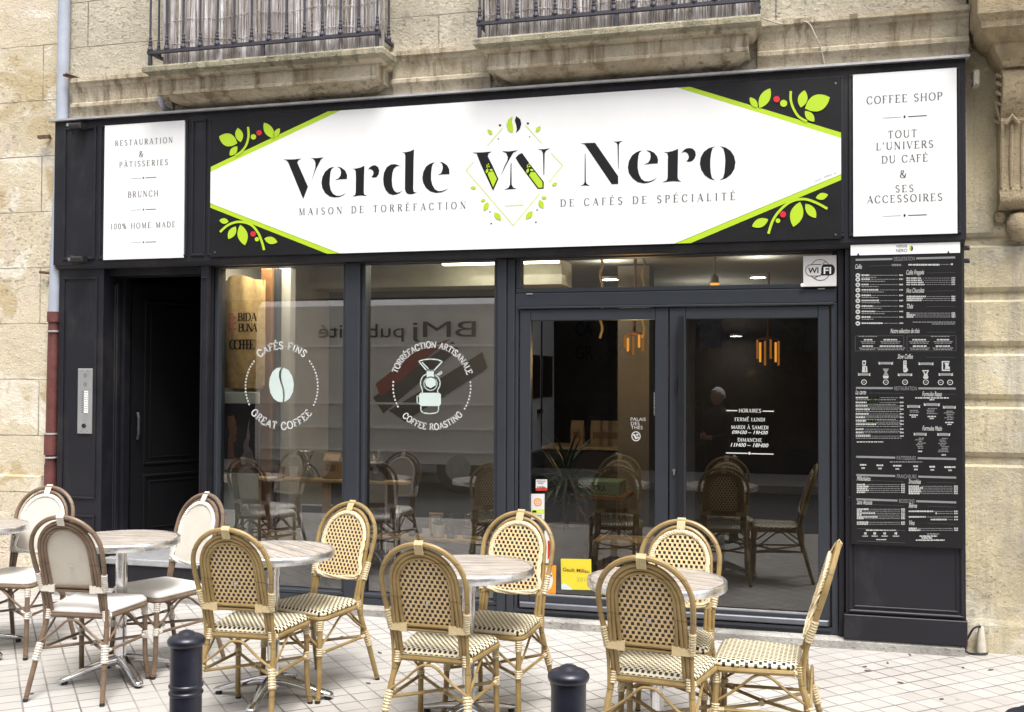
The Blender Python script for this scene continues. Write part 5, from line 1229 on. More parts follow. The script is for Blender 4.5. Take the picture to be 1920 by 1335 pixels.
def make_chair(fabric):
    cane, bind, bindz = (CANE2, BIND2, BINDZ2) if fabric else (CANE, BIND, BINDZ)
    t = thing('bistro_chair', '', 'chair')
    # seat
    m = MB(); rings = []
    th = .018 if fabric else .010
    prof_ = [(.012, .414), (.0, .420), (-.002, .428), (.004, .428 + th * .6), (.02, .434 + th), (.06, .437 + th), (.12, .436 + th)]
    for ins, z in prof_: rings.append([(x, y, z) for x, y in seat_outline(ins)])
    n = len(rings[0]); vs = [v for r in rings for v in r]; fs = []
    for i in range(len(rings) - 1):
        for k in range(n): fs.append((i * n + k, i * n + (k + 1) % n, (i + 1) * n + (k + 1) % n, (i + 1) * n + k))
    fs.append(tuple((len(rings) - 1) * n + k for k in range(n))); fs.append(tuple(range(n))[::-1])
    m.add(vs, fs); m.build('seat', TEX_SEAT if fabric else WV_SEAT, t, smooth=True, angle=60)
    m = MB(); m.tube([(x, y, .405) for x, y in seat_outline(.004)], .0125, 8, closed=True); m.build('seat_frame', cane, t, smooth=True)
    # back panel
    zc, ztop, wm, zb = .735, .872, .139, .548
    out = [(-.128, zb), (.128, zb), (.136, .65)] + [(wm * math.cos(math.pi * i / 18), zc + (ztop - zc) * math.sin(math.pi * i / 18)) for i in range(19)] + [(-.136, .65)]
    m = MB(); N = len(out)
    m.add([(x, yb(z) + .017, z) for x, z in out] + [(x, yb(z) + .006, z) for x, z in out], [tuple(range(N))[::-1], tuple(range(N, 2 * N))] + [(i, (i + 1) % N, N + (i + 1) % N, N + i) for i in range(N)])
    m.build('backrest', TEX_BACK if fabric else WV_BACK, t)
    bp = [(x * .965, yb(z) + .019, z * .985 + .0105) for x, z in out]
    m = MB()
    for ph in (0, 1, 2):
        P = spline(bp, 4, closed=True); pts = []
        for i, p in enumerate(P):
            a = i * .95 + ph * 2.094; c0 = Vector((0, 0, .70)); d = Vector((p.x, 0, p.z - c0.z)).normalized()
            pts.append(p + d * (.0075 * math.cos(a)) + Vector((0, .0045 * math.sin(a), 0)))
        m.tube(pts, .0052, 5, closed=True)
    m.build('braided_border', BRAID2 if fabric else BRAID, t, smooth=True)
    # back frame: three canes side by side
    m = MB()
    m.tube(hoop(.147, .888, .735, .152, .415), .0100, 8); m.build('outer_back_cane', cane, t, smooth=True)
    m = MB(); m.tube(hoop(.1305, .871, .735, .1345, .43), .0092, 8); m.build('middle_back_cane', cane, t, smooth=True)
    m = MB(); m.tube(hoop(.116, .855, .735, .113, .555), .0082, 8); m.build('inner_back_cane', cane, t, smooth=True)
    for z in (.556, .537): m = MB(); m.tube([(-.145, yb(z), z), (.145, yb(z), z)], .0088, 8); m.build('back_rail', cane, t, smooth=True)
    pts = [(-.166, -.205, .25), (-.168, yb(.43) - .014, .43), (-.170, yb(.56), .56), (-.183, yb(.66), .66)]
    for i in range(15):
        a = math.pi - math.pi * i / 14; z = .742 + .173 * math.sin(a); pts.append((.187 * math.cos(a), yb(z) - .002, z))
    pts += [(.183, yb(.66), .66), (.170, yb(.56), .56), (.168, yb(.43) - .014, .43), (.166, -.205, .25)]
    P = spline(pts, 3); rs = [.0075 if p.z < .50 else (.0118 if p.z > .57 else .0075 + .0043 * (p.z - .50) / .07) for p in P]
    m = MB(); m.tube(P, rs, 8); m.build('outer_hoop', cane, t, smooth=True)
    # legs
    for s in (-1, 1):
        m = MB(); m.tube([(s * .158, -.182, .44), (s * .165, -.190, .36), (s * .184, -.238, .20), (s * .203, -.290, .012)], [.013, .0135, .0135, .0125], 8); l_ = m.build('leg', cane, t, smooth=True)
        m = MB(); m.tube([(s * .203, -.290, .014), (s * .2045, -.2935, .0)], .0128, 8); m.build('rubber_foot', RUB, l_)
        m = MB(); m.tube(spline([(s * .180, .148, .41), (s * .181, .155, .3), (s * .182, .158, .16), (s * .186, .166, .07), (s * .191, .180, .012)], 3), .0135, 8); l_ = m.build('leg', cane, t, smooth=True)
        m = MB(); m.tube([(s * .191, .180, .014), (s * .1915, .181, .0)], .0138, 8); m.build('rubber_foot', RUB, l_)
    rl = lambda s: Vector((s * .178, -.225, .245)); fl = lambda s: Vector((s * .181, .157, .235))
    for s in (-1, 1):
        m = MB(); m.tube([rl(s), fl(s)], .0075, 6); m.build('stretcher', cane, t, smooth=True)
        m = MB(); m.tube([rl(s), Vector((0, -.02, .228 - .006 * s)), fl(-s)], .0075, 6); m.build('stretcher', cane, t, smooth=True)
    for a, b in ((rl(-1), rl(1)), (fl(-1), fl(1)), (rl(-1), fl(-1)), (rl(1), fl(1))):
        mid = (a + b) / 2; d = b - a
        pts = [a + Vector((0, 0, .03)), a + d * .22 + Vector((0, 0, .085)), a + d * .40 + Vector((0, 0, .140)), Vector((mid.x, mid.y, .392)), a + d * .60 + Vector((0, 0, .140)), a + d * .78 + Vector((0, 0, .085)), b + Vector((0, 0, .03))]
        m = MB(); m.tube(spline(pts, 4), .0062, 6); m.build('arch_brace', cane, t, smooth=True)
    # bindings
    def bd(*w):
        m = MB()
        for a, b, r, n in w: wrap(m, a, b, r, n)
        m.build('cane_binding', bindz, t, smooth=True, angle=30)
    for s in (-1, 1):
        bd(((s * .168, yb(.535), .535), (s * .178, yb(.625), .625), .0165, 8))
        bd(((s * .173, -.220, .275), (s * .186, -.244, .19), .0195, 7)); bd(((s * .1805, .154, .262), (s * .1815, .158, .222), .0185, 4))
        bd(((s * .1798, .150, .395), (s * .1805, .152, .345), .0182, 5)); bd(((s * .186, .135, .405), (s * .150, .158, .405), .0168, 4))
        bd(((s * .170, -.155, .405), (s * .135, -.182, .405), .0168, 3)); bd(((s * .154, -.183, .435), (s * .158, -.187, .385), .0190, 5))
        m = MB(); m.box(s * .094, s * .126, yb(.547) - .013, yb(.547) + .012, .528, .566); m.build('rail_binding', bind, t)
        m = MB(); m.box(s * .126, s * .165, yb(.545) - .0135, yb(.545) + .012, .531, .562); m.build('rail_binding', bind, t)
        bd((rl(s) + (fl(s) - rl(s)) * .04, rl(s) + (fl(s) - rl(s)) * .13, .0105, 3)); bd((rl(s) + (fl(s) - rl(s)) * .90, rl(s) + (fl(s) - rl(s)) * .97, .0105, 3))
    bd(((-.02, -.02, .228), (.02, -.02, .228), .015, 3))
    m = MB(); vs = []
    for k in range(6):                       # ribbed strap over both hoops
        x = -.020 + k * .008
        for dx, o_ in ((-.0001, 0), (.0015, .0022), (.0065, .0022)):
            vs.append((x + dx, o_))
    vs = vs[:-2]; n = len(vs)
    m.add([(x, yb(.875) - .0125 - o_, .872) for x, o_ in vs] + [(x, yb(.915) - .0155 - o_, .915) for x, o_ in vs] + [(x, yb(.918) - .004, .9305 + o_) for x, o_ in vs] + [(x, yb(.915) + .0125 + o_, .912) for x, o_ in vs] + [(x, yb(.89) + .021 + o_, .882) for x, o_ in vs],
          [(r * n + i, r * n + i + 1, (r + 1) * n + i + 1, (r + 1) * n + i) for r in range(4) for i in range(n - 1)])
    m.build('top_strap', bind, t)
    m = MB(); m.lathe([(.0, -.0015), (.008, -.001), (.009, .0)], 10, (.012, yb(.66) - .0063, .66), 'y'); m.build('maker_button', plain('button_grey', (.33, .30, .28), .5), t)
    return t
ch_w, ch_f = make_chair(False), make_chair(True)
used = {}
def place_chair(x, y, deg, fabric, label, group):
    src = ch_f if fabric else ch_w
    o = src if src not in used else copy_tree(src)
    used[src] = 1
    o.location = (x, y, 0); o.rotation_euler = (0, 0, math.radians(deg)); o['label'] = label; o['group'] = group
    return o
GF, GW = 'taupe chairs with white textile', 'golden chairs with chequered weave'
copies = [
 (-4.389, 5.150, 186.5, True, 'taupe chair with white seat beside the red drainpipe, its woven front towards the street'),
 (-3.471, 4.668, 6, True, 'taupe chair with white seat seen from behind, left of the first bollard'),
 (-3.395, 5.092, 162, True, 'taupe chair with white seat turned sideways before the dark side entrance'),
 (-4.56, 4.78, 20, True, 'taupe chair cut off by the left picture edge, only one leg in view'),
 (-2.471, 4.525, 3, False, 'golden chequered chair seen from behind, just right of the first bollard'),
 (-2.396, 4.945, 166, False, 'golden chequered chair facing the street in front of the middle shop window'),
 (-1.476, 4.385, 358.5, False, 'golden chequered chair seen from behind, between the two bollards'),
 (-1.377, 4.822, 173, False, 'golden chequered chair facing the street before the post left of the glass door'),
 (-.520, 4.320, 353, False, 'golden chequered chair seen from behind, right of the second bollard'),
 (-.541, 4.735, 176, False, 'golden chequered chair facing the street behind the rightmost table'),
 (-.150, 4.585, 87.5, False, 'golden chequered chair seen from the side at the right end of the terrace')]
for c in copies:
    place_chair(*c, GF if c[3] else GW)

def wood_top():
    t = NT('weathered_table_planks'); X, Y, Z = t.xyz()[0:3]
    u = t.math('DIVIDE', Y, .072); row = t.math('FLOOR', u); f = t.math('FRACT', u)
    wn = t.n('ShaderNodeTexWhiteNoise', noise_dimensions='1D'); t.l(row, wn.inputs['W'])
    gr = t.noise(1, 7, .8, v=t.scale(t.obj(), 5, 42, 1), dist=.8)
    c = t.ramp(gr, [(.34, (.07, .055, .045)), (.44, (.25, .215, .185)), (.55, (.38, .345, .31)), (.70, (.58, .555, .525))])
    c = t.mix(t.math('MULTIPLY', wn.outputs['Value'], .35), c, (.36, .29, .215))
    c = t.mix(t.ramp(t.noise(6, 4), [(.45, (0, 0, 0)), (.7, (.5,) * 3)]), c, (.42, .39, .365))
    g = t.math('LESS_THAN', t.math('MINIMUM', f, t.math('SUBTRACT', 1, f)), .03)
    c = t.mix(t.math('MULTIPLY', g, .85), c, (.05, .035, .025))
    return t.bsdf(c, .55, 0, t.bump(t.math('SUBTRACT', gr, g), .25, .003), .4)
WOOD = wood_top()
RIM = plain('scuffed_aluminium_rim', (.80, .80, .81), .30, .92, var=.2, sc=14, bump=.1, bsc=60, rv=.12)
def make_table():
    t = thing('bistro_table', '', 'table')
    m = MB(); m.lathe([(0, .708), (.286, .708), (.286, .7315), (.279, .7335), (0, .7335)], 48); m.build('tabletop', WOOD, t, smooth=True, angle=30)
    m = MB(); m.lathe([(.287, .698), (.298, .698), (.3010, .703), (.3010, .731), (.298, .7350), (.2872, .7345), (.2866, .698)], 56, cap=False); m.build('metal_rim', RIM, t, smooth=True, angle=50)
    m = MB(); m.lathe([(.030, .09), (.030, .69), (.055, .695), (.055, .707)], 24); m.build('column', CHROME, t, smooth=True, angle=35)
    m = MB(); m.lathe([(.040, .045), (.042, .07), (.036, .10), (.0315, .105)], 20); m.build('hub', CHROME, t, smooth=True, angle=50)
    for k in range(4):
        a = math.pi / 4 + k * math.pi / 2; d = Vector((math.cos(a), math.sin(a), 0)); nrm = Vector((-math.sin(a), math.cos(a), 0))
        sec = [(.02, .085, .034, .026), (.07, .082, .030, .022), (.16, .062, .026, .018), (.25, .037, .026, .014), (.30, .025, .024, .011), (.312, .021, .014, .007)]
        vs = []
        for r, z, hw, hh in sec:
            for i in range(10):
                b = 2 * math.pi * i / 10; cx_ = math.cos(b); cz_ = math.sin(b)
                cx_ = math.copysign(abs(cx_) ** .6, cx_); cz_ = math.copysign(abs(cz_) ** .8, cz_)
                vs.append(tuple(d * r + nrm * (hw * cx_) + Vector((0, 0, z + hh * cz_))))
        fs = [(i * 10 + j, i * 10 + (j + 1) % 10, (i + 1) * 10 + (j + 1) % 10, (i + 1) * 10 + j) for i in range(5) for j in range(10)] + [tuple(range(10))[::-1], tuple(range(50, 60))]
        m = MB(); m.add(vs, fs); ft = m.build('base_arm', CHROME, t, smooth=True, angle=70)
        m = MB(); m.lathe([(.014, 0), (.016, .002), (.016, .018)], 12, tuple(d * .285)); m.build('glide', RUB, ft)
    return t
tb = make_table(); first = True
for x, y, deg, lab in ((-4.60, 5.05, 25, 'round plank table with a metal rim cut off by the left picture edge'), (-3.480, 4.880, 8, 'round plank table with a metal rim between the two taupe chairs'), (-2.518, 4.765, -38, 'round plank table with a metal rim right of the first bollard'),
                       (-1.445, 4.612, 16, 'round plank table with a metal rim left of the second bollard'), (-.572, 4.545, -24, 'round plank table with a metal rim, rightmost of the row')):
    o = tb if first else copy_tree(tb); first = False
    o.location = (x, y, 0); o.rotation_euler = (0, 0, math.radians(deg)); o['label'] = lab; o['group'] = 'round terrace tables'

def bollard_paint():
    t = NT('navy_bollard_paint'); c = t.ramp(t.noise(12, 5), [(.3, (.005, .0058, .014)), (.7, (.009, .010, .024))])
    ch = t.ramp(t.noise(70, 5, .6), [(.70, (0, 0, 0)), (.73, (1, 1, 1))]); c = t.mix(t.math('MULTIPLY', ch, .7), c, (.17, .15, .14))
    du = t.ramp(t.noise(3, 7, .75), [(.5, (0, 0, 0)), (.75, (.25,) * 3)]); c = t.mix(du, c, (.05, .05, .055))
    return t.bsdf(c, t.math('ADD', .26, t.math('MULTIPLY', t.noise(9, 4), .25)), 0, t.bump(t.noise(45, 3), .18, .004), .55)
BOL = bollard_paint()
def bollard(x, y, label):
    t = thing('bollard', label, 'bollard', (x, y, 0), group='navy iron bollards along the kerb')
    m = MB(); m.lathe([(.052, 0), (.048, .02), (.0462, .04), (.0462, .800), (.046, .806)], 32); m.build('post', BOL, t, local=True, smooth=True)
    m = MB(); m.lathe([(.046, .804), (.0525, .808), (.0552, .816), (.0545, .823), (.049, .830), (.041, .8345), (.032, .8365), (.027, .8385), (.021, .8445), (.011, .849), (0, .850)], 32); m.build('cap', BOL, t, local=True, smooth=True, angle=60)
    for z in (.688, .667):
        m = MB(); m.lathe([(.0462, z - .006), (.0498, z - .003), (.0504, z), (.0498, z + .003), (.0462, z + .006)], 32, cap=False); m.build('ring', BOL, t, local=True, smooth=True, angle=60)
bollard(-1.736, 2.748, 'navy iron bollard in front of the first chequered chair')
bollard(-.570, 2.698, 'navy iron bollard before the table left of the glass door')
bollard(.527, 2.650, 'navy iron bollard whose cap just enters the bottom right corner')
# crumbs of litter on the tiles
LIT = plain('dry_leaf', (.10, .075, .06), .8)
for i, (px_, py_) in enumerate(((1621, 1251), (1664, 1244), (1628, 1259), (1806, 1253), (1857, 1257), (1706, 1229), (1766, 1312), (1688, 1281), (640, 1195), (712, 1225), (60, 1302), (690, 1282))):
    d = ray(px_, py_); p = CPOS + d * (-CAMH / d.z); a = i * 1.7; L = .012 + .01 * ((i * 37) % 5) / 5
    m = MB(); c_, s_ = math.cos(a), math.sin(a)
    pts = [(-L, 0, .003), (-L * .3, L * .35, .006), (L * .5, L * .2, .004), (L, -.1 * L, .009), (L * .2, -L * .4, .003), (-L * .5, -L * .3, .007)]
    m.add([(p.x + x * c_ - y * s_, p.y + x * s_ + y * c_, z) for x, y, z in pts] + [(p.x + x * c_ - y * s_, p.y + x * s_ + y * c_, .0012) for x, y, z in pts], [tuple(range(6)), tuple(range(11, 5, -1))] + [(k, 6 + k, 6 + (k + 1) % 6, (k + 1) % 6) for k in range(6)])
    tag(m.build('leaf_scrap', LIT), 'tiny brown leaf scrap lying on the pale tiles', 'leaf', 'leaf scraps on the tiles')

# ------------------------------------------------------------------ inside the cafe
PLW = plain('cream_plaster', (.36, .345, .31), .85, var=.08, sc=3)
PLB = plain('dark_brown_wall', (.045, .035, .03), .85, var=.2, sc=3)
CEIL = plain('grey_ceiling', (.24, .24, .225), .85, var=.05, sc=3)
FLO = plain('dark_floor', (.07, .065, .065), .5, var=.2, sc=4)
PINE = plain('pine_wood', (.50, .34, .17), .5, var=.15, sc=12)
BROWN = plain('brown_timber', (.20, .095, .035), .5, var=.2, sc=14)
SAGE = plain('pale_sage_panel', (.46, .50, .45), .6, var=.08, sc=4)
KRAFT = plain('kraft_paper', (.36, .23, .12), .7, var=.1, sc=20)
CLAY = plain('brown_ceramic', (.14, .05, .03), .35)
CUP = plain('white_ceramic', (.72, .71, .68), .3)
BLKP = plain('black_plastic', (.015, .015, .016), .3)
def clear(name, tint, f=.08):
    t = NT(name); tr = t.n('ShaderNodeBsdfTransparent'); tr.inputs[0].default_value = (*tint, 1)
    gl = t.n('ShaderNodeBsdfGlossy'); gl.inputs['Roughness'].default_value = .03
    lw = t.n('ShaderNodeLayerWeight'); lw.inputs[0].default_value = .35
    mx_ = t.n('ShaderNodeMixShader'); t.l(t.math('ADD', t.math('MULTIPLY', lw.outputs['Facing'], .45), f, clamp=True), mx_.inputs[0]); t.l(tr.outputs[0], mx_.inputs[1]); t.l(gl.outputs[0], mx_.inputs[2])
    t.l(mx_.outputs[0], t.out.inputs[0]); return t.m
CLEAR = clear('clear_glassware', (.86, .88, .87))
m = MB(); m.box(-4.034, 1.0, 6.74, 11.4, -.01, .10); struct('interior_floor', m, FLO)
m = MB(); m.box(-4.034, 1.0, 6.72, 11.4, 2.56, 2.64); struct('interior_ceiling', m, CEIL)
m = MB(); m.box(-4.034, -4.022, 6.70, 11.4, .10, 2.56); struct('interior_wall', m, PLW)
m = MB(); m.box(.96, 1.0, 6.73, 11.4, .10, 2.56); struct('interior_wall', m, PLB)
m = MB(); m.box(-4.02, .96, 11.3, 11.4, .10, 2.56); struct('interior_wall', m, PLB)
m = MB(); m.box(-4.02, -2.45, 8.6, 8.66, .10, 2.50); struct('interior_wall', m, plain('taupe_wall', (.085, .08, .076), .85, var=.2, sc=2))
m = MB(); m.box(-4.02, -1.8, 8.2, 8.6, 2.36, 2.56); m.box(-4.02, .96, 7.3, 7.36, 2.47, 2.56); struct('ceiling_beam', m, plain('beam_paint', (.40, .38, .30), .8))
TUBE = glow('tube_light', (1, .93, .70), 7); SPOT = glow('spot_light', (1, .93, .75), 26); AMBER = glow('amber_lamp', (1, .40, .045), .62); AMBERD = glow('dim_amber_lamp', (1, .36, .05), .20)
p0, p1 = at(832, 522, 7.9), at(965, 514, 7.9)
m = MB(); m.box(p0.x, p1.x + .35, 7.86, 7.94, 2.50, 2.53); tag(m.build('tube_lamp', TUBE), 'bright fluorescent strip on the ceiling behind the top of the middle window', 'lamp')
for i, (px_, py_, Y, r) in enumerate(((1144, 524, 8.4, .065), (1421, 520, 8.4, .06), (1325, 607, 10.4, .07), (1380, 630, 11.0, .06))):
    p = at(px_, py_, Y); lab = ('left of the two round spots seen through the transom', 'right of the two round spots seen through the transom', 'round ceiling spot at the top left of the right door pane', 'round ceiling spot above the grey haired reflection in the right door pane')[i]
    t = thing('ceiling_spot', lab, 'lamp', (p.x, Y, p.z), group='round ceiling spots'); m = MB(); m.lathe([(0, 0), (r, 0), (r, .01)], 20, (p.x, Y, p.z)); m.build('lens', SPOT, t)
    m = MB(); m.lathe([(r + .002, -.004), (r + .012, -.002), (r + .012, .02), (r + .002, .02)], 20, (p.x, Y, p.z), cap=False); m.build('trim_ring', ZINC, t)
p = at(1340, 531, 8.0); t = thing('swivel_spot', 'small yellowish swivel spot behind the transom, between the round spots', 'lamp', tuple(p)); m = MB(); m.lathe([(0, -.03), (.03, -.026), (.035, 0)], 12, tuple(p)); m.build('lens', AMBER, t); m = MB(); m.lathe([(.036, 0), (.030, .05), (.01, .06), (.01, 2.56 - p.z)], 12, tuple(p)); m.build('housing', ZINC, t)
def pendant(px_, py_, Y, n, wd, hh, lab):
    p = at(px_, py_, Y); t = thing('pendant_lamp', lab, 'lamp', tuple(p), group='slatted amber pendant lamps')
    for k in range(n):
        a = math.pi * (k + .5) / n; x = p.x - wd / 2 * math.cos(a); y = Y - wd / 2 * math.sin(a) * .6
        m = MB(); m.box(x - wd / n * .30, x + wd / n * .30, y, y + .004, p.z - hh / 2 - .03 * ((k * 7) % 3), p.z + hh / 2 - .012 * ((k * 5) % 3)); m.build('amber_slat', AMBER if k in (1, n - 2) else AMBERD, t)
    m = MB(); m.lathe([(wd * .5, 0), (wd * .5, .012), (.012, .03), (.012, .06)], 16, (p.x, Y, p.z + hh / 2)); m.tube([(p.x, Y, p.z + hh / 2), (p.x + .01, Y, 2.555)], .012, 6); m.build('cap_and_cord', BROWN, t)
pendant(1189, 640, 8.2, 5, .15, .10, 'slatted amber pendant lamp at the top right of the left door pane')
pendant(1440, 655, 9.6, 6, .19, .17, 'slatted amber pendant lamp in the upper middle of the right door pane')
for (px_, py_, lab) in ((1127, 610, 'left twisted rope hanging from the ceiling behind the left door pane'), (1206, 600, 'right twisted rope hanging from the ceiling behind the left door pane')):
    p = at(px_, py_, 8.2); m = MB(); P = [(p.x + .01 * math.sin(k * 1.1), 8.2 + .01 * math.cos(k * 1.1), 2.55 - k * .03) for k in range(22)]; m.tube(P, .010, 6)
    tag(m.build('hanging_rope', plain('rope', (.42, .30, .12), .8, var=.3, sc=90)), lab, 'rope', 'ropes hanging inside')
# left display: sack, poster, panel, posts
YI = 6.80
t = thing('coffee_sack', 'jute coffee sack with printed words hanging at the left end of the left window', 'sack', tuple(at(460, 620, YI)))
x0, x1 = max(-4.015, fx(417, 620, YI)), fx(497, 620, YI); zt_, zb_ = fz(460, 520, YI), fz(460, 728, YI)
m = MB(); n, k = 14, 10; vs = []
for j in range(n + 1):
    v = j / n; z = zb_ + (zt_ - zb_) * v; fat = math.sin(math.pi * min(1, v * .93 + .06)) ** .5
    pin = 1 - .10 * (v > .92) * ((v - .92) / .08)
    for i in range(k + 1):
        u = i / k; x = (x0 + x1) / 2 + (x1 - x0) / 2 * (2 * u - 1) * pin * (.92 + .08 * fat); y = YI - .07 * fat * math.sin(math.pi * u) ** .6 + .008 * math.sin(u * 17 + v * 9); vs.append((x, y, z + .02 * math.sin(u * 5) * (v > .9)))
m.add(vs, [(j * (k + 1) + i, j * (k + 1) + i + 1, (j + 1) * (k + 1) + i + 1, (j + 1) * (k + 1) + i) for j in range(n) for i in range(k)])
m.box(x0 + .01, x1 - .01, YI, YI + .02, zb_ + .02, zt_ - .02)
JUTE = plain('jute', (.46, .32, .14), .85, var=.2, sc=30, bump=.4, bsc=160)
m.build('sack_body', JUTE, t, smooth=True, angle=60)
m = MB(); YJ = 6.722
for s_, xa, xb, y, h, sl2 in (('BIDA', 446, 481, 602, .058, .0), ('BUNA', 447, 482, 622, .058, .0), ('COFFEE', 430, 478, 655, .068, .02)):
    a, b = at(xa, y, YJ), at(xb, y, YJ); line_text(m, s_, a.x, b.x, a.z, h, YJ, .19, .08, .12)
m.build('black_print', INK, t)
m = MB()
for k in range(7): p = at(434 + (k % 2) * 5, 590 + k * 5.5, YJ); m.poly([(p.x + .02 * math.cos(q * .9), p.z + .012 * math.sin(q * .9)) for q in range(7)], YJ)
for k in range(8): p = at(440 + k * 6, 640 - 3 * math.sin(k * .45), YJ); m.box(p.x, p.x + .018, YJ, YJ + .001, p.z, p.z + .006)
m.build('pink_print', plain('faded_red_print', (.42, .16, .12), .8), t)
t = thing('portrait_poster', 'dark poster with a face in profile and white steam below the coffee sack', 'poster', tuple(at(450, 820, 6.715)))
YQ = 6.715; x0, x1 = fx(412, 820, YQ) - .02, fx(485, 820, YQ); z0, z1 = fz(450, 886, YQ), fz(450, 757, YQ)
m = MB(); m.box(x0, x1, YQ, YQ + .01, z0, z1); m.build('print_sheet', plain('poster_black', (.018, .012, .012), .4), t)
m = MB(); YQ2 = YQ - .001
m.poly(Q(380, 480, 3.178, [(150, 955), (185, 950), (200, 990), (196, 1010), (206, 1030), (200, 1042), (203, 1060), (198, 1075), (200, 1095), (190, 1110), (180, 1112), (190, 1190), (230, 1235), (245, 1262), (140, 1262), (150, 1180), (152, 1100), (160, 1060), (150, 1000)], YQ), YQ2); m.build('profile_face', plain('poster_skin', (.24, .105, .05), .5, var=.3, sc=14), t)
m = MB(); m.poly(Q(380, 480, 3.178, [(232, 1262), (225, 1200), (245, 1170), (240, 1130), (260, 1080), (270, 1010), (282, 960), (276, 1020), (282, 1080), (272, 1130), (300, 1170), (312, 1262)], YQ), YQ2); m.build('pale_steam', plain('poster_smoke', (.22, .18, .175), .5, var=.4, sc=12), t)
x0b = -4.015
for (y0_, y1_, lab) in ((735, 757, 'short'), (888, 1090, 'tall')):
    p = at(450, (y0_ + y1_) / 2, 6.92); m = MB(); m.bevbox(x0b, fx(484, 800, 6.73), 6.73, 6.75, fz(450, y1_, 6.73), fz(450, y0_, 6.73), .004)
    tag(m.build('sage_sheet', SAGE), '%s pale grey green panel %s the poster in the left window' % (lab, 'above' if lab == 'short' else 'below'), 'panel')
m = MB(); m.box(x0b, fx(484, 800, 6.94), 6.935, 6.96, .1, 2.3); tag(m.build('plastered_backdrop', PLW), 'cream back wall behind the coffee sack and the poster', 'panel')
for (xa, xb, mat, lab, Y) in ((487, 507, BROWN, 'upright brown timber board right of the coffee sack and the poster', 6.86), (508.5, 519, ALU, 'dark grey upright between the brown board and the cream post', 6.90), (519, 543, PLW, 'cream square post standing behind the bean logo', 6.96)):
    m = MB(); m.bevbox(fx(xa, 750, Y), fx(xb, 750, Y), Y, Y + .08, .1, fz(525, 508, Y) + .02, .004); tag(m.build('upright_post', mat), lab, 'post')
# upper shelf through both windows
def lathe_at(px_, py_, Y, prof, name, mat, parent=None, seg=18, **k):
    p = at(px_, py_, Y); m = MB(); m.lathe(prof, seg, (p.x, Y, p.z)); return m.build(name, mat, parent, smooth=True, angle=45, **k)
YSH = 6.79
xa, xb = fx(470, 900, YSH), fx(766, 905, YSH); zsh = fz(560, 896, YSH)
t = thing('wooden_shelf', 'long pine display table crossing the left and middle windows', 'shelf', ((xa + xb) / 2, YSH + .15, zsh))
m = MB(); m.bevbox(xa, xb, YSH - .05, YSH + .06, zsh - .022, zsh, .003); m.build('shelf_top', PINE, t)
for px_ in (612, 482): x = fx(px_, 950, YSH + .03); m = MB(); m.box(x - .025, x + .025, YSH + .01, YSH + .05, .1, zsh - .022); m.build('leg', PINE, t)
for px_ in (724, 742): x = fx(px_, 950, YSH + .03); m = MB(); m.tube([(x, YSH + .03, .1), (x, YSH + .03, zsh - .022)], .011, 10); m.build('leg', STEEL, t)
def item_(name, lab, cat, px_, Y=YSH, z=None):
    p = at(px_, 890, Y); return thing(name, lab, cat, (p.x, Y, z if z is not None else zsh))
t = item_('coffee_cup', 'small brown cup on the pine table in the left window', 'cup', 526); m = MB(); m.lathe([(0, .001), (.028, .001), (.037, .075), (.034, .075), (.026, .008), (0, .008)], 18); m.build('cup_body', CLAY, t, local=True, smooth=True)
t = item_('coffee_cup', 'small white cup on the pine table in the left window', 'cup', 550); m = MB(); m.lathe([(0, .001), (.024, .001), (.033, .075), (.030, .075), (.022, .008), (0, .008)], 18); m.build('cup_body', CUP, t, local=True, smooth=True)
t = item_('coffee_dripper', 'glass coffee dripper with a steel funnel on the pine table in the left window', 'dripper', 574)
m = MB(); m.lathe([(0, .001), (.05, .001), (.058, .03), (.03, .10), (.024, .12), (.055, .19)], 20, cap=False); m.build('glass_body', CLEAR, t, local=True, smooth=True)
m = MB(); m.lathe([(.022, .12), (.055, .188), (.058, .192), (.052, .192), (.018, .122)], 20, cap=False); m.build('steel_funnel', STEEL, t, local=True, smooth=True)
m = MB(); m.tube(spline([(.03, -.01, .10), (.08, -.02, .07), (.115, -.02, .01)], 5), .007, 6); m.build('tube_handle', BLKP, t, local=True, smooth=True)
def bag(lab, px_, py_, Y, wd, hh, mat=KRAFT, z=None):
    p = at(px_, py_, Y); z = z if z is not None else p.z; t = thing('coffee_bag', lab, 'bag', (p.x, Y, z))
    m = MB(); vs = []
    for zz, w_, d_ in ((0.001, .48, .30), (hh * .15, .5, .34), (hh * .7, .5, .28), (hh * .92, .5, .04), (hh, .5, .02)):
        vs += [(-wd * w_, -wd * d_, zz), (wd * w_, -wd * d_, zz), (wd * w_, wd * d_, zz), (-wd * w_, wd * d_, zz)]
    m.add(vs, [(3, 2, 1, 0), (16, 17, 18, 19)] + [(i * 4 + k_, i * 4 + (k_ + 1) % 4, i * 4 + 4 + (k_ + 1) % 4, i * 4 + 4 + k_) for i in range(4) for k_ in range(4)])
    m.build('bag_body', mat, t, local=True); m = MB(); m.box(-wd * .3, wd * .3, -wd * .345, -wd * .338, hh * .3, hh * .55); m.build('bag_label', plain('bag_print', (.22, .12, .06), .7), t, local=True)
bag('kraft paper coffee bag at the right edge of the left window', 624, 890, YSH + .01, .12, .19, z=zsh)
t = item_('coffee_grinder', 'black coffee grinder with a clear hopper behind the left edge of the middle window', 'grinder', 709)
m = MB(); m.bevbox(-.05, .05, -.04, .05, .001, .13, .01); m.build('grinder_body', BLKP, t, local=True); m = MB(); m.lathe([(.03, .13), (.05, .20), (.052, .205)], 18, cap=False); m.build('hopper', CLEAR, t, local=True, smooth=True); m = MB(); m.lathe([(.022, -.054), (.020, -.04)], 14, (0, 0, .075), 'y'); m.build('dial', STEEL, t, local=True)
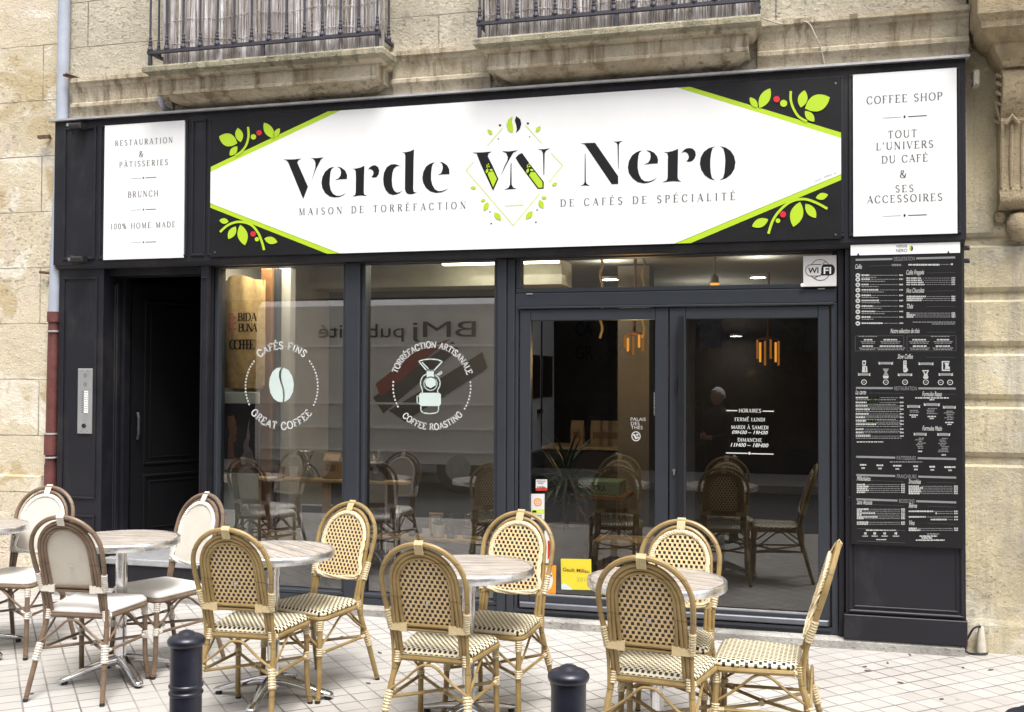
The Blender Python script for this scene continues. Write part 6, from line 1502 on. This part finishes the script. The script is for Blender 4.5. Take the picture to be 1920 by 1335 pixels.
# lower shelf with the glassware
YL = 6.78
xa, xb = fx(708, 1012, YL), fx(905, 1020, YL); zl = fz(800, 1008, YL - .05)
t = thing('wooden_shelf', 'short pine shelf with glassware low in the middle window', 'shelf', ((xa + xb) / 2, YL, zl))
m = MB(); m.bevbox(xa, xb + .08, YL - .10, YL + .12, zl - .02, zl, .003); m.build('shelf_top', PINE, t)
for x in (xa + .05, xb): m = MB(); m.box(x, x + .03, YL + .05, YL + .08, .1, zl - .02); m.build('leg', PINE, t)
def litem(name, lab, cat, px_): p = at(px_, 1000, YL); return thing(name, lab, cat, (p.x, YL, zl))
t = litem('french_press', 'glass french press with a steel frame at the left end of the low shelf', 'french press', 744)
m = MB(); m.lathe([(0, .002), (.038, .002), (.038, .15), (.036, .15), (.036, .01), (0, .01)], 18); m.build('beaker', CLEAR, t, local=True, smooth=True); m = MB(); m.lathe([(.041, .155), (.030, .18), (.012, .187), (.010, .20), (0, .205)], 18); m.lathe([(.041, 0), (.043, .012), (.041, .015)], 18)
for k in range(4): a = k * 1.5708 + .6; m.tube([(.04 * math.cos(a), .04 * math.sin(a), .01), (.04 * math.cos(a), .04 * math.sin(a), .155)], .0025, 5)
m.build('steel_frame', STEEL, t, local=True, smooth=True)
t = litem('small_tin', 'small black tin on the low shelf between the french press and the white card', 'tin', 773); m = MB(); m.bevbox(-.022, .022, -.02, .02, .001, .035, .004); m.build('tin_body', BLKP, t, local=True); m = MB(); m.box(-.016, .016, -.021, -.0195, .012, .022); m.build('tin_label', CHALKG, t, local=True)
t = litem('framed_card', 'cream framed card leaning behind the potted succulent', 'card', 815); m = MB(); m.frame(-.05, .05, .001, .16, .02, .035, .016, .003); m.build('frame', PINE, t, local=True); m = MB(); m.box(-.034, .034, .026, .03, .017, .144); m.build('card', CUP, t, local=True)
t = litem('price_card', 'small white folded card left of the potted succulent', 'card', 802); m = MB(); m.add([(-.03, -.03, .001), (.028, -.035, .001), (.024, -.02, .058), (-.034, -.015, .058), (-.03, .0, .001), (.028, -.005, .001)], [(0, 1, 2, 3), (3, 2, 5, 4)]); m.build('folded_card', CUP, t, local=True)
t = litem('succulent_pot', 'small green succulent in a white pot on the low shelf', 'potted plant', 822)
m = MB(); m.lathe([(0, .001), (.034, .001), (.044, .075), (.046, .075), (.046, .085), (.040, .085), (.038, .07), (0, .07)], 20); m.build('pot', CUP, t, local=True, smooth=True, angle=40)
m = MB()
for k in range(26):
    a = k * 2.4; e = .25 + .95 * (k / 26); L = .065; d = Vector((math.cos(a) * math.cos(e), math.sin(a) * math.cos(e), math.sin(e))); s_ = Vector((-math.sin(a), math.cos(a), 0)) * .009; u_ = d.cross(s_).normalized() * .005; b0 = Vector((0, 0, .075))
    m.add([b0 + s_ * .6, b0 - s_ * .6, b0 + d * L * .5 - s_, b0 + d * L, b0 + d * L * .5 + s_, b0 + d * L * .5 - u_], [(0, 1, 2, 4), (2, 3, 4), (0, 4, 5), (4, 3, 5), (3, 2, 5), (2, 1, 5)])
m.build('leaves', plain('succulent_green', (.06, .11, .05), .5, var=.3, sc=40), t, local=True)
t = litem('glass_jar', 'tall clear jar right of the potted succulent', 'jar', 848); m = MB(); m.lathe([(0, .002), (.035, .002), (.037, .10), (.028, .12), (.034, .165), (.036, .17)], 18, cap=False); m.build('jar_glass', CLEAR, t, local=True, smooth=True); m = MB(); m.box(-.02, .022, -.045, -.03, .001, .03); m.build('jar_label', BLKP, t, local=True)
t = litem('glass_coffee_maker', 'hourglass glass coffee maker with a wooden collar on the low shelf', 'coffee maker', 880); m = MB(); m.lathe([(0, .002), (.045, .002), (.05, .03), (.022, .085), (.022, .10), (.05, .17)], 20, cap=False); m.build('glass_body', CLEAR, t, local=True, smooth=True); m = MB(); m.lathe([(.023, .078), (.028, .08), (.028, .11), (.024, .112)], 18); m.build('wooden_collar', BROWN, t, local=True, smooth=True)
t = litem('kettle', 'black gooseneck kettle at the right end of the low shelf', 'kettle', 918); m = MB(); m.lathe([(0, .001), (.058, .001), (.056, .05), (.042, .105), (.04, .11), (0, .118)], 20); m.build('kettle_body', BLKP, t, local=True, smooth=True); m = MB(); m.tube(spline([(-.05, 0, .02), (-.085, 0, .05), (-.075, 0, .10), (-.105, 0, .13)], 6), .007, 8); m.build('spout', BLKP, t, local=True, smooth=True); m = MB(); m.tube(spline([(.045, 0, .105), (.09, 0, .12), (.095, 0, .06), (.06, 0, .03)], 6), .007, 8); m.build('handle', BLKP, t, local=True, smooth=True)
# framed board and crate low in the left window
Y = 6.86; t = thing('framed_board', 'dark framed board standing low in the left window', 'board', tuple(at(592, 1000, Y)))
xa, xb, z0, z1 = fx(564, 980, Y), fx(624, 980, Y), .14, fz(592, 946, Y); m = MB(); m.frame(xa, xb, z0, z1, Y, Y + .02, .011, .002); m.build('frame', STEEL, t); m = MB(); m.box(xa + .011, xb - .011, Y + .006, Y + .012, z0 + .011, z1 - .011); m.build('slate', plain('slate_grey', (.13, .15, .14), .35), t)
Y = 6.84; t = thing('wooden_crate', 'pale slatted wooden crate low in the left window', 'crate', tuple(at(515, 1010, Y)))
xa, xb, z1 = fx(466, 1000, Y), fx(557, 1000, Y), fz(515, 994, Y)
for k in range(3): m = MB(); m.bevbox(xa, xb, Y, Y + .012, z1 - .085 - k * .095, z1 - k * .095, .003); m.build('slat', PINE, t)
for x in (xa + .02, xb - .06): m = MB(); m.box(x, x + .03, Y + .012, Y + .03, z1 - .29, z1 - .01); m.build('corner_batten', PINE, t)
# window counters: a low front board under both windows
m = MB(); m.bevbox(-3.90, -1.90, 6.80, 6.82, .10, .30, .003); tag(m.build('skirting_board', plain('skirt_grey', (.15, .155, .16), .5)), 'low grey skirting board along the foot of both shop windows', 'panel')
# behind the left door
Y = 7.5; p = at(1062, 900, Y); t = thing('dracaena_plant', 'bushy plant with long strap leaves in a grey pot behind the left door pane', 'potted plant', (p.x, Y, .1))
m = MB(); m.lathe([(0, .001), (.11, .001), (.14, .42), (.15, .43), (.13, .43), (.12, .40), (0, .40)], 20); m.build('pot', plain('grey_pot', (.30, .29, .27), .7), t, local=True, smooth=True, angle=40)
m = MB(); m.tube([(0, 0, .40), (.01, 0, .62), (.0, .0, .8)], .02, 8); m.build('stem', BROWN, t, local=True, smooth=True)
m = MB(); rnd = random.Random(3)
for k in range(90):
    a = rnd.uniform(0, 6.283); e = rnd.uniform(-.1, 1.35); L = rnd.uniform(.26, .46); zb2 = rnd.uniform(.55, .85); b0 = Vector((0, 0, zb2)); pts = []
    for i in range(6):
        q = i / 5; pts.append(b0 + Vector((math.cos(a), math.sin(a), 0)) * (L * q * math.cos(e * (1 - .2 * q))) + Vector((0, 0, L * (q * math.sin(e) - .55 * q * q * math.cos(e)))))
    s_ = Vector((-math.sin(a), math.cos(a), 0)); ws = (.006, .011, .012, .010, .006, .001)
    vs = [pts[i] + s_ * ws[i] for i in range(6)] + [pts[i] - s_ * ws[i] for i in range(6)]; m.add(vs, [(i, i + 1, 7 + i, 6 + i) for i in range(5)])
m.build('leaves', plain('strap_leaf', (.045, .075, .035), .45, var=.4, sc=10), t, local=True)
Y = 8.1; t = thing('green_crate', 'green wooden crate painted MITRA behind the left door pane', 'crate', tuple(at(1115, 915, Y)))
xa, xb, z0, z1 = fx(1080, 915, Y), fx(1162, 915, Y), fz(1120, 928, Y), fz(1120, 903, Y); GRN = plain('green_crate_paint', (.10, .20, .12), .6, var=.2)
m = MB(); m.bevbox(xa, xb, Y, Y + .3, z0, z1, .004); m.build('crate_body', GRN, t); m = MB(); a, b = at(1098, 921, Y), at(1137, 921, Y); ftext(m, 'MITRA', a.x, b.x, a.z, .052, Y - .001, .01); m.build('crate_print', INK, t)
t = thing('side_table', 'dark legged table under the green crate', 'table', ((xa + xb) / 2, Y + .15, .1)); m = MB(); m.box(xa - .05, xb + .05, Y - .05, Y + .4, z0 - .03, z0 - .001); m.build('tabletop', BROWN, t)
for x in (xa, xb - .03):
    for y in (Y, Y + .33): m = MB(); m.box(x, x + .03, y, y + .03, .1, z0 - .03); m.build('leg', BROWN, t)
Y = 6.95; xa, xb, zt2 = fx(1112, 1015, Y), fx(1232, 1015, Y), fz(1150, 1013, Y + .05); t = thing('wooden_bench', 'pale wooden stool bench behind the door panes', 'bench', ((xa + xb) / 2, Y, .1))
m = MB(); m.bevbox(xa, xb, Y, Y + .3, zt2 - .03, zt2, .004); m.build('bench_top', PINE, t); m = MB(); m.box(xa + .03, xb - .03, Y + .02, Y + .04, zt2 - .10, zt2 - .03); m.build('apron', PINE, t)
for x in (xa + .02, xb - .06):
    for y in (Y + .02, Y + .25): m = MB(); m.box(x, x + .04, y, y + .03, .1, zt2 - .03); m.build('leg', PINE, t)
Y = 9.6; z0 = fz(1110, 838, Y); xa, xb = fx(1060, 838, Y), fx(1165, 838, Y); t = thing('bar_counter', 'wooden counter with coffee bags at the back behind the left door pane', 'counter', ((xa + xb) / 2, Y, .1)); m = MB(); m.bevbox(xa - .2, xb, Y, Y + .5, .1, z0 - .03, .004); m.build('counter_front', PLB, t); m = MB(); m.bevbox(xa - .22, xb + .02, Y - .02, Y + .52, z0 - .029, z0, .004); m.build('counter_top', PINE, t)
for i, px_ in enumerate((1083, 1120, 1137, 1153)): bag('kraft coffee bag on the back counter, number %s from the left' % ('first', 'second', 'third', 'fourth')[i] if False else ('kraft coffee bag at the left end of the back counter', 'kraft coffee bag beside the bag at the left end of the back counter', 'kraft coffee bag left of the rightmost one on the back counter', 'kraft coffee bag at the right end of the back counter')[i], px_, 838, Y + .15, .12, .24, z=z0)
Y = 11.29; t = thing('wall_lettering', 'large dark capital letters painted on the brown back wall', 'wall lettering', tuple(at(1105, 640, Y))); m = MB()
for s_, xa, xb, y in (('CA', 1078, 1112, 629), ('GR', 1079, 1113, 673)):
    a, b = at(xa, y, Y), at(xb, y, Y); ftext(m, s_, a.x, b.x, a.z, .15, Y, .03)
m.build('letters', INK, t)
Y = 8.7; m = MB(); m.box(fx(1158, 800, Y), fx(1217, 800, Y), Y, Y + .3, .1, 2.55); tag(m.build('interior_pillar', plain('warm_beige_pillar', (.17, .148, .115), .8, var=.1, sc=3)), 'warm beige pillar behind the right half of the left door pane', 'pillar')
Y = 10.3; m = MB(); m.bevbox(fx(1312, 630, Y), fx(1353, 630, Y), Y, Y + .02, fz(1330, 652, Y), fz(1330, 600, Y), .003); tag(m.build('blue_poster', plain('blue_print', (.05, .075, .20), .5, var=.5, sc=14)), 'blue poster at the top left of the right door pane', 'poster')
m = MB(); Y = 6.9; m.bevbox(fx(1287, 800, Y), fx(1303, 800, Y), Y, Y + .05, .1, 2.2, .004); tag(m.build('door_post', plain('grey_door_post', (.30, .30, .30), .6)), 'grey upright just inside the left edge of the right door pane', 'post')
# area and point lights inside the shop
for x, y, e, sz in ((-2.1, 7.9, 1.8, .9), (-3.0, 7.0, 2.2, .5)):  # first is the ceiling strip's light, second an unseen fill added near the windows
    l = bpy.data.lights.new('interior_area_light', 'AREA'); l.energy = e; l.size = sz; l.color = (1, .95, .85); o = bpy.data.objects.new('interior_area_light', l); COL.objects.link(o); o.location = (x, y, 2.44)
l = bpy.data.lights.new('display_light', 'AREA'); l.energy = 5; l.size = .3; l.color = (1, .9, .68); o = bpy.data.objects.new('display_light', l); COL.objects.link(o); o.location = (-3.62, 6.76, 2.5)
l = bpy.data.lights.new('pendant_light', 'POINT'); l.energy = 5; l.color = (1, .6, .2); l.shadow_soft_size = .1; o = bpy.data.objects.new('pendant_light', l); COL.objects.link(o); p = at(1192, 640, 8.0); o.location = (p.x, 7.95, p.z - .15)

# ------------------------------------------------------------------ behind the photographer: a white van and a passer-by, mirrored in the panes
YV0 = -1.55                                     # near flank of the van
MIR = 2 * 6.655 - YV0
def mir(px_, py_): p = at(px_, py_, MIR); return p.x, p.z
VAN = plain('white_van_paint', (.70, .70, .72), .3, var=.05, sc=2, spec=.6)
xr, _ = mir(988, 620); xl = -8.2; ztop = mir(800, 556)[1]; zb_ = -.12
t = thing('white_van', 'tall white delivery van with dark lettering on its flank, mirrored in the shop windows', 'van', ((xl + xr) / 2, YV0 - .9, zb_))
pf = [(YV0 - 1.9, .30), (YV0, .30), (YV0 + .01, 1.0), (YV0 - .02, ztop - .35), (YV0 - .07, ztop - .12), (YV0 - .2, ztop - .02), (YV0 - .5, ztop), (YV0 - 1.4, ztop), (YV0 - 1.85, ztop - .15), (YV0 - 1.9, 1.0)]
m = MB(); m.prof_x(pf, xl, xr - .06); vs = []
nose = [(0, 1.0, 1.0), (.03, .998, .995), (.055, .985, .985), (.06, .97, .975)]      # the flat back with its two doors
for dx, hz, wy in nose:
    for y, z in pf: vs.append((xr - .06 + dx, YV0 - .95 + (y - YV0 + .95) * wy, .30 + (z - .30) * hz))
n = len(pf)
for i in range(len(nose) - 1):
    for k in range(n):
        m.mi = 1 if False else 0
        q = (i * n + k, i * n + (k + 1) % n, (i + 1) * n + (k + 1) % n, (i + 1) * n + k); m.add([vs[j_] for j_ in q], [(0, 1, 2, 3)])
m.mi = 0; m.add(vs[-n:], [tuple(range(n))])
m.build('van_body', [VAN, plain('van_windscreen', (.012, .013, .015), .08)], t, smooth=True, angle=35)
m = MB(); m.box(xr + .002, xr + .012, YV0 - .85, YV0 - .22, 1.30, 1.95); m.box(xr + .002, xr + .012, YV0 - 1.70, YV0 - 1.05, 1.30, 1.95); m.build('rear_window', BLKP, t)
m = MB(); m.bevbox(xr - .03, xr + .014, YV0 - .14, YV0 - .03, .75, 1.15, .006); m.build('tail_light', plain('tail_lamp_red', (.35, .015, .012), .2), t)
m = MB(); m.box(xr - .02, xr + .09, YV0 - 1.88, YV0 - .02, .28, .50); m.build('bumper', plain('grey_bumper', (.06, .06, .065), .5), t)
m = MB(); m.box(xr + .002, xr + .02, YV0 - .955, YV0 - .94, .55, ztop - .2); m.box(xr + .002, xr + .05, YV0 - .90, YV0 - .70, 1.06, 1.12); m.build('rear_door_handle', BLKP, t)
for x in (xl + 1.1, xr - 1.05):
    m = MB(); m.lathe([(.0, -.11), (.20, -.11), (.34, -.10), (.36, -.06), (.36, .06), (.34, .10)], 28, (x, YV0 - .11, .24), 'y'); w_ = m.build('wheel', RUB, t, smooth=True, angle=40); m = MB(); m.lathe([(0, -.006), (.19, -.004), (.20, 0)], 20, (x, YV0 - .221 + .225, .24), 'y'); m.build('rim', ZINC, w_)
m = MB()
for y_ in (648, 757, 803, 846): z = mir(800, y_)[1]; m.box(xl + .1, xr - .1, YV0 + .004, YV0 + .05, z - .016, z + .016)
m.build('flank_trim', plain('pale_trim', (.92, .92, .94), .3), t)
m = MB(); z = mir(800, 632)[1]
def vtext(s, pa, pb, h, z, bold=.0):
    a, b = mir(pa, 632)[0], mir(pb, 632)[0]; vs, fs = font_pts(s, bold); ax, bx = min(v[0] for v in vs), max(v[0] for v in vs)
    x0, x1 = min(a, b), max(a, b); k = (x1 - x0) / (bx - ax); m.add([(x1 - (v[0] - ax) * k, YV0 + .022, z + v[1] / .73 * h) for v in vs], [f[::-1] for f in fs])
vtext('BMj', 775, 893, .25, z, 0); vtext('publicité', 598, 758, .22, z, 0)
m.build('flank_lettering', INK, t)
m = MB()
for i, (pa, pb, pc, pd) in enumerate((((700, 745), (850, 640), (860, 655), (720, 775)), ((730, 770), (905, 660), (915, 690), (760, 790)))):
    m.poly([mir(*q) for q in (pa, pb, pc, pd)][::-1], YV0 + .020)
m.build('dark_swoosh', plain('van_graphic', (.05, .04, .045), .4), t)
m = MB(); m.poly([mir(*q) for q in ((705, 720), (780, 660), (845, 635), (790, 680), (715, 745))], YV0 + .021); m.build('red_swoosh', plain('van_red', (.35, .02, .02), .4), t)

# passer-by: one continuous skinned body
PY = .25; mp = at(1347, 790, 2 * 6.632 - PY); PX = mp.x
COAT = plain('dark_coat', (.014, .014, .016), .85); SKIN = plain('skin', (.30, .16, .11), .55); HAIR = plain('grey_hair', (.60, .60, .61), .7, var=.3, sc=60); TROU = plain('dark_trousers', (.018, .018, .022), .85)
per = thing('person', 'grey haired person in a dark coat holding hands together, mirrored in the right door pane', 'person', (PX, PY, -.12)); per.scale = (1, 1, .93); per.rotation_euler = (0, 0, math.radians(38))
def skin_body(name, verts, edges, radii, mat, parent, root=0, sub=1):
    me = bpy.data.meshes.new(name); me.from_pydata(verts, edges, []); o = bpy.data.objects.new(name, me); COL.objects.link(o)
    sk = o.modifiers.new('skin', 'SKIN'); sk.use_smooth_shade = True
    for i, v in enumerate(me.skin_vertices[0].data): v.radius = radii[i] if isinstance(radii[i], tuple) else (radii[i],) * 2; v.use_root = (i == root)
    sb = o.modifiers.new('sub', 'SUBSURF'); sb.levels = sub; sb.render_levels = sub
    dg = bpy.context.evaluated_depsgraph_get(); me2 = bpy.data.meshes.new_from_object(o.evaluated_get(dg)); bpy.data.objects.remove(o)
    o = bpy.data.objects.new(name, me2); COL.objects.link(o); me2.materials.clear(); me2.materials.append(mat); o.parent = parent
    for p_ in me2.polygons: p_.use_smooth = True; p_.material_index = 0
    return o
# facing +Y (towards the cafe); arms bent, hands joined before the chest
V = [(0, 0, .92), (0, .0, 1.10), (0, .0, 1.28), (0, -.01, 1.40), (0, .0, 1.47), (0, .01, 1.53),
     (-.10, 0, .86), (-.105, .02, .48), (-.11, -.01, .09), (-.115, .10, .04), (.10, 0, .86), (.105, -.03, .48), (.11, -.06, .09), (.115, .05, .04),
     (-.17, -.01, 1.37), (-.21, .02, 1.12), (-.07, .20, 1.10), (-.02, .24, 1.12), (.17, -.01, 1.37), (.21, .02, 1.12), (.07, .20, 1.08), (.02, .25, 1.09)]
E_ = [(0, 1), (1, 2), (2, 3), (3, 4), (4, 5), (0, 6), (6, 7), (7, 8), (8, 9), (0, 10), (10, 11), (11, 12), (12, 13), (3, 14), (14, 15), (15, 16), (16, 17), (3, 18), (18, 19), (19, 20), (20, 21)]
Rr_ = [(.15, .11), (.145, .11), (.165, .12), (.13, .10), (.075, .072), .05, .085, .06, .042, .038, .085, .06, .042, .038, .065, .05, .036, .028, .065, .05, .036, .028]
b_ = skin_body('body', V, E_, Rr_, COAT, per)
b_.data.materials.append(SKIN); b_.data.materials.append(TROU)
for p_ in b_.data.polygons:
    c = p_.center; p_.material_index = 1 if (c.z > 1.52 or (c.y > .205 and c.z > 1.0)) else (2 if c.z < .72 else 0)
bm = bmesh.new(); bmesh.ops.create_uvsphere(bm, u_segments=20, v_segments=14, radius=1)
for v in bm.verts:
    x, y, z = v.co; k = 1 - .22 * max(0, -z); v.co = (x * .074 * k, y * .092 * k + (.012 if z < -.2 and y > .3 else 0), z * .115)
    if abs(x) < .22 and y > .75 and -.32 < z < .05: v.co.y += .016
    if abs(abs(x) - .42) < .14 and y > .6 and .02 < z < .25: v.co.y -= .008
    v.co += Vector((0, .02, 1.615))
me = bpy.data.meshes.new('head'); bm.to_mesh(me); bm.free(); me.materials.append(SKIN)
for p_ in me.polygons: p_.use_smooth = True
hd_ = bpy.data.objects.new('head', me); COL.objects.link(hd_); hd_.parent = per
bm = bmesh.new(); bmesh.ops.create_uvsphere(bm, u_segments=20, v_segments=14, radius=1)
bmesh.ops.delete(bm, geom=[v for v in bm.verts if v.co.z < .05 + .45 * max(0, v.co.y) - .5 * max(0, -v.co.y)], context='VERTS')
for v in bm.verts: v.co = (v.co.x * .088, v.co.y * .104 + .010, v.co.z * .128 + 1.618)
me = bpy.data.meshes.new('hair'); bm.to_mesh(me); bm.free(); me.materials.append(HAIR)
for p_ in me.polygons: p_.use_smooth = True
o = bpy.data.objects.new('hair', me); COL.objects.link(o); o.parent = hd_
m = MB()
for s in (-1, 1):
    m.tube([(s * .036 + .026 * math.cos(k * .5236), .110, 1.628 + .019 * math.sin(k * .5236)) for k in range(12)], .003, 5, closed=True); m.tube([(s * .062, .108, 1.632), (s * .078, .02, 1.635)], .0025, 5)
m.tube([(-.012, .112, 1.632), (.012, .112, 1.632)], .0025, 5); m.build('glasses', BLKP, hd_, local=True)
m = MB()
for s in (-1, 1): m.lathe([(0, -.022), (.010, -.014), (.012, .008), (0, .024)], 8, (s * .077, .015, 1.615))
m.build('ear', SKIN, hd_, local=True, smooth=True)
for s in (-1, 1):
    V = [(s * .02, .24, 1.11), (s * .0, .265, 1.10)]; R3_ = [.026, .026]; E3 = [(0, 1)]
    for k in range(4):
        b0 = len(V); z = 1.125 - k * .018
        V += [(-s * .015, .285, z), (-s * .04, .28 - .004 * k, z - .004), (-s * .055, .262, z - .006)]; R3_ += [.009, .0085, .0075]; E3 += [(1, b0), (b0, b0 + 1), (b0 + 1, b0 + 2)]
    b0 = len(V); V += [(s * .005, .25, 1.14), (-s * .012, .262, 1.155)]; R3_ += [.010, .009]; E3 += [(1, b0), (b0, b0 + 1)]
    skin_body('hand', V, E3, R3_, SKIN, per)
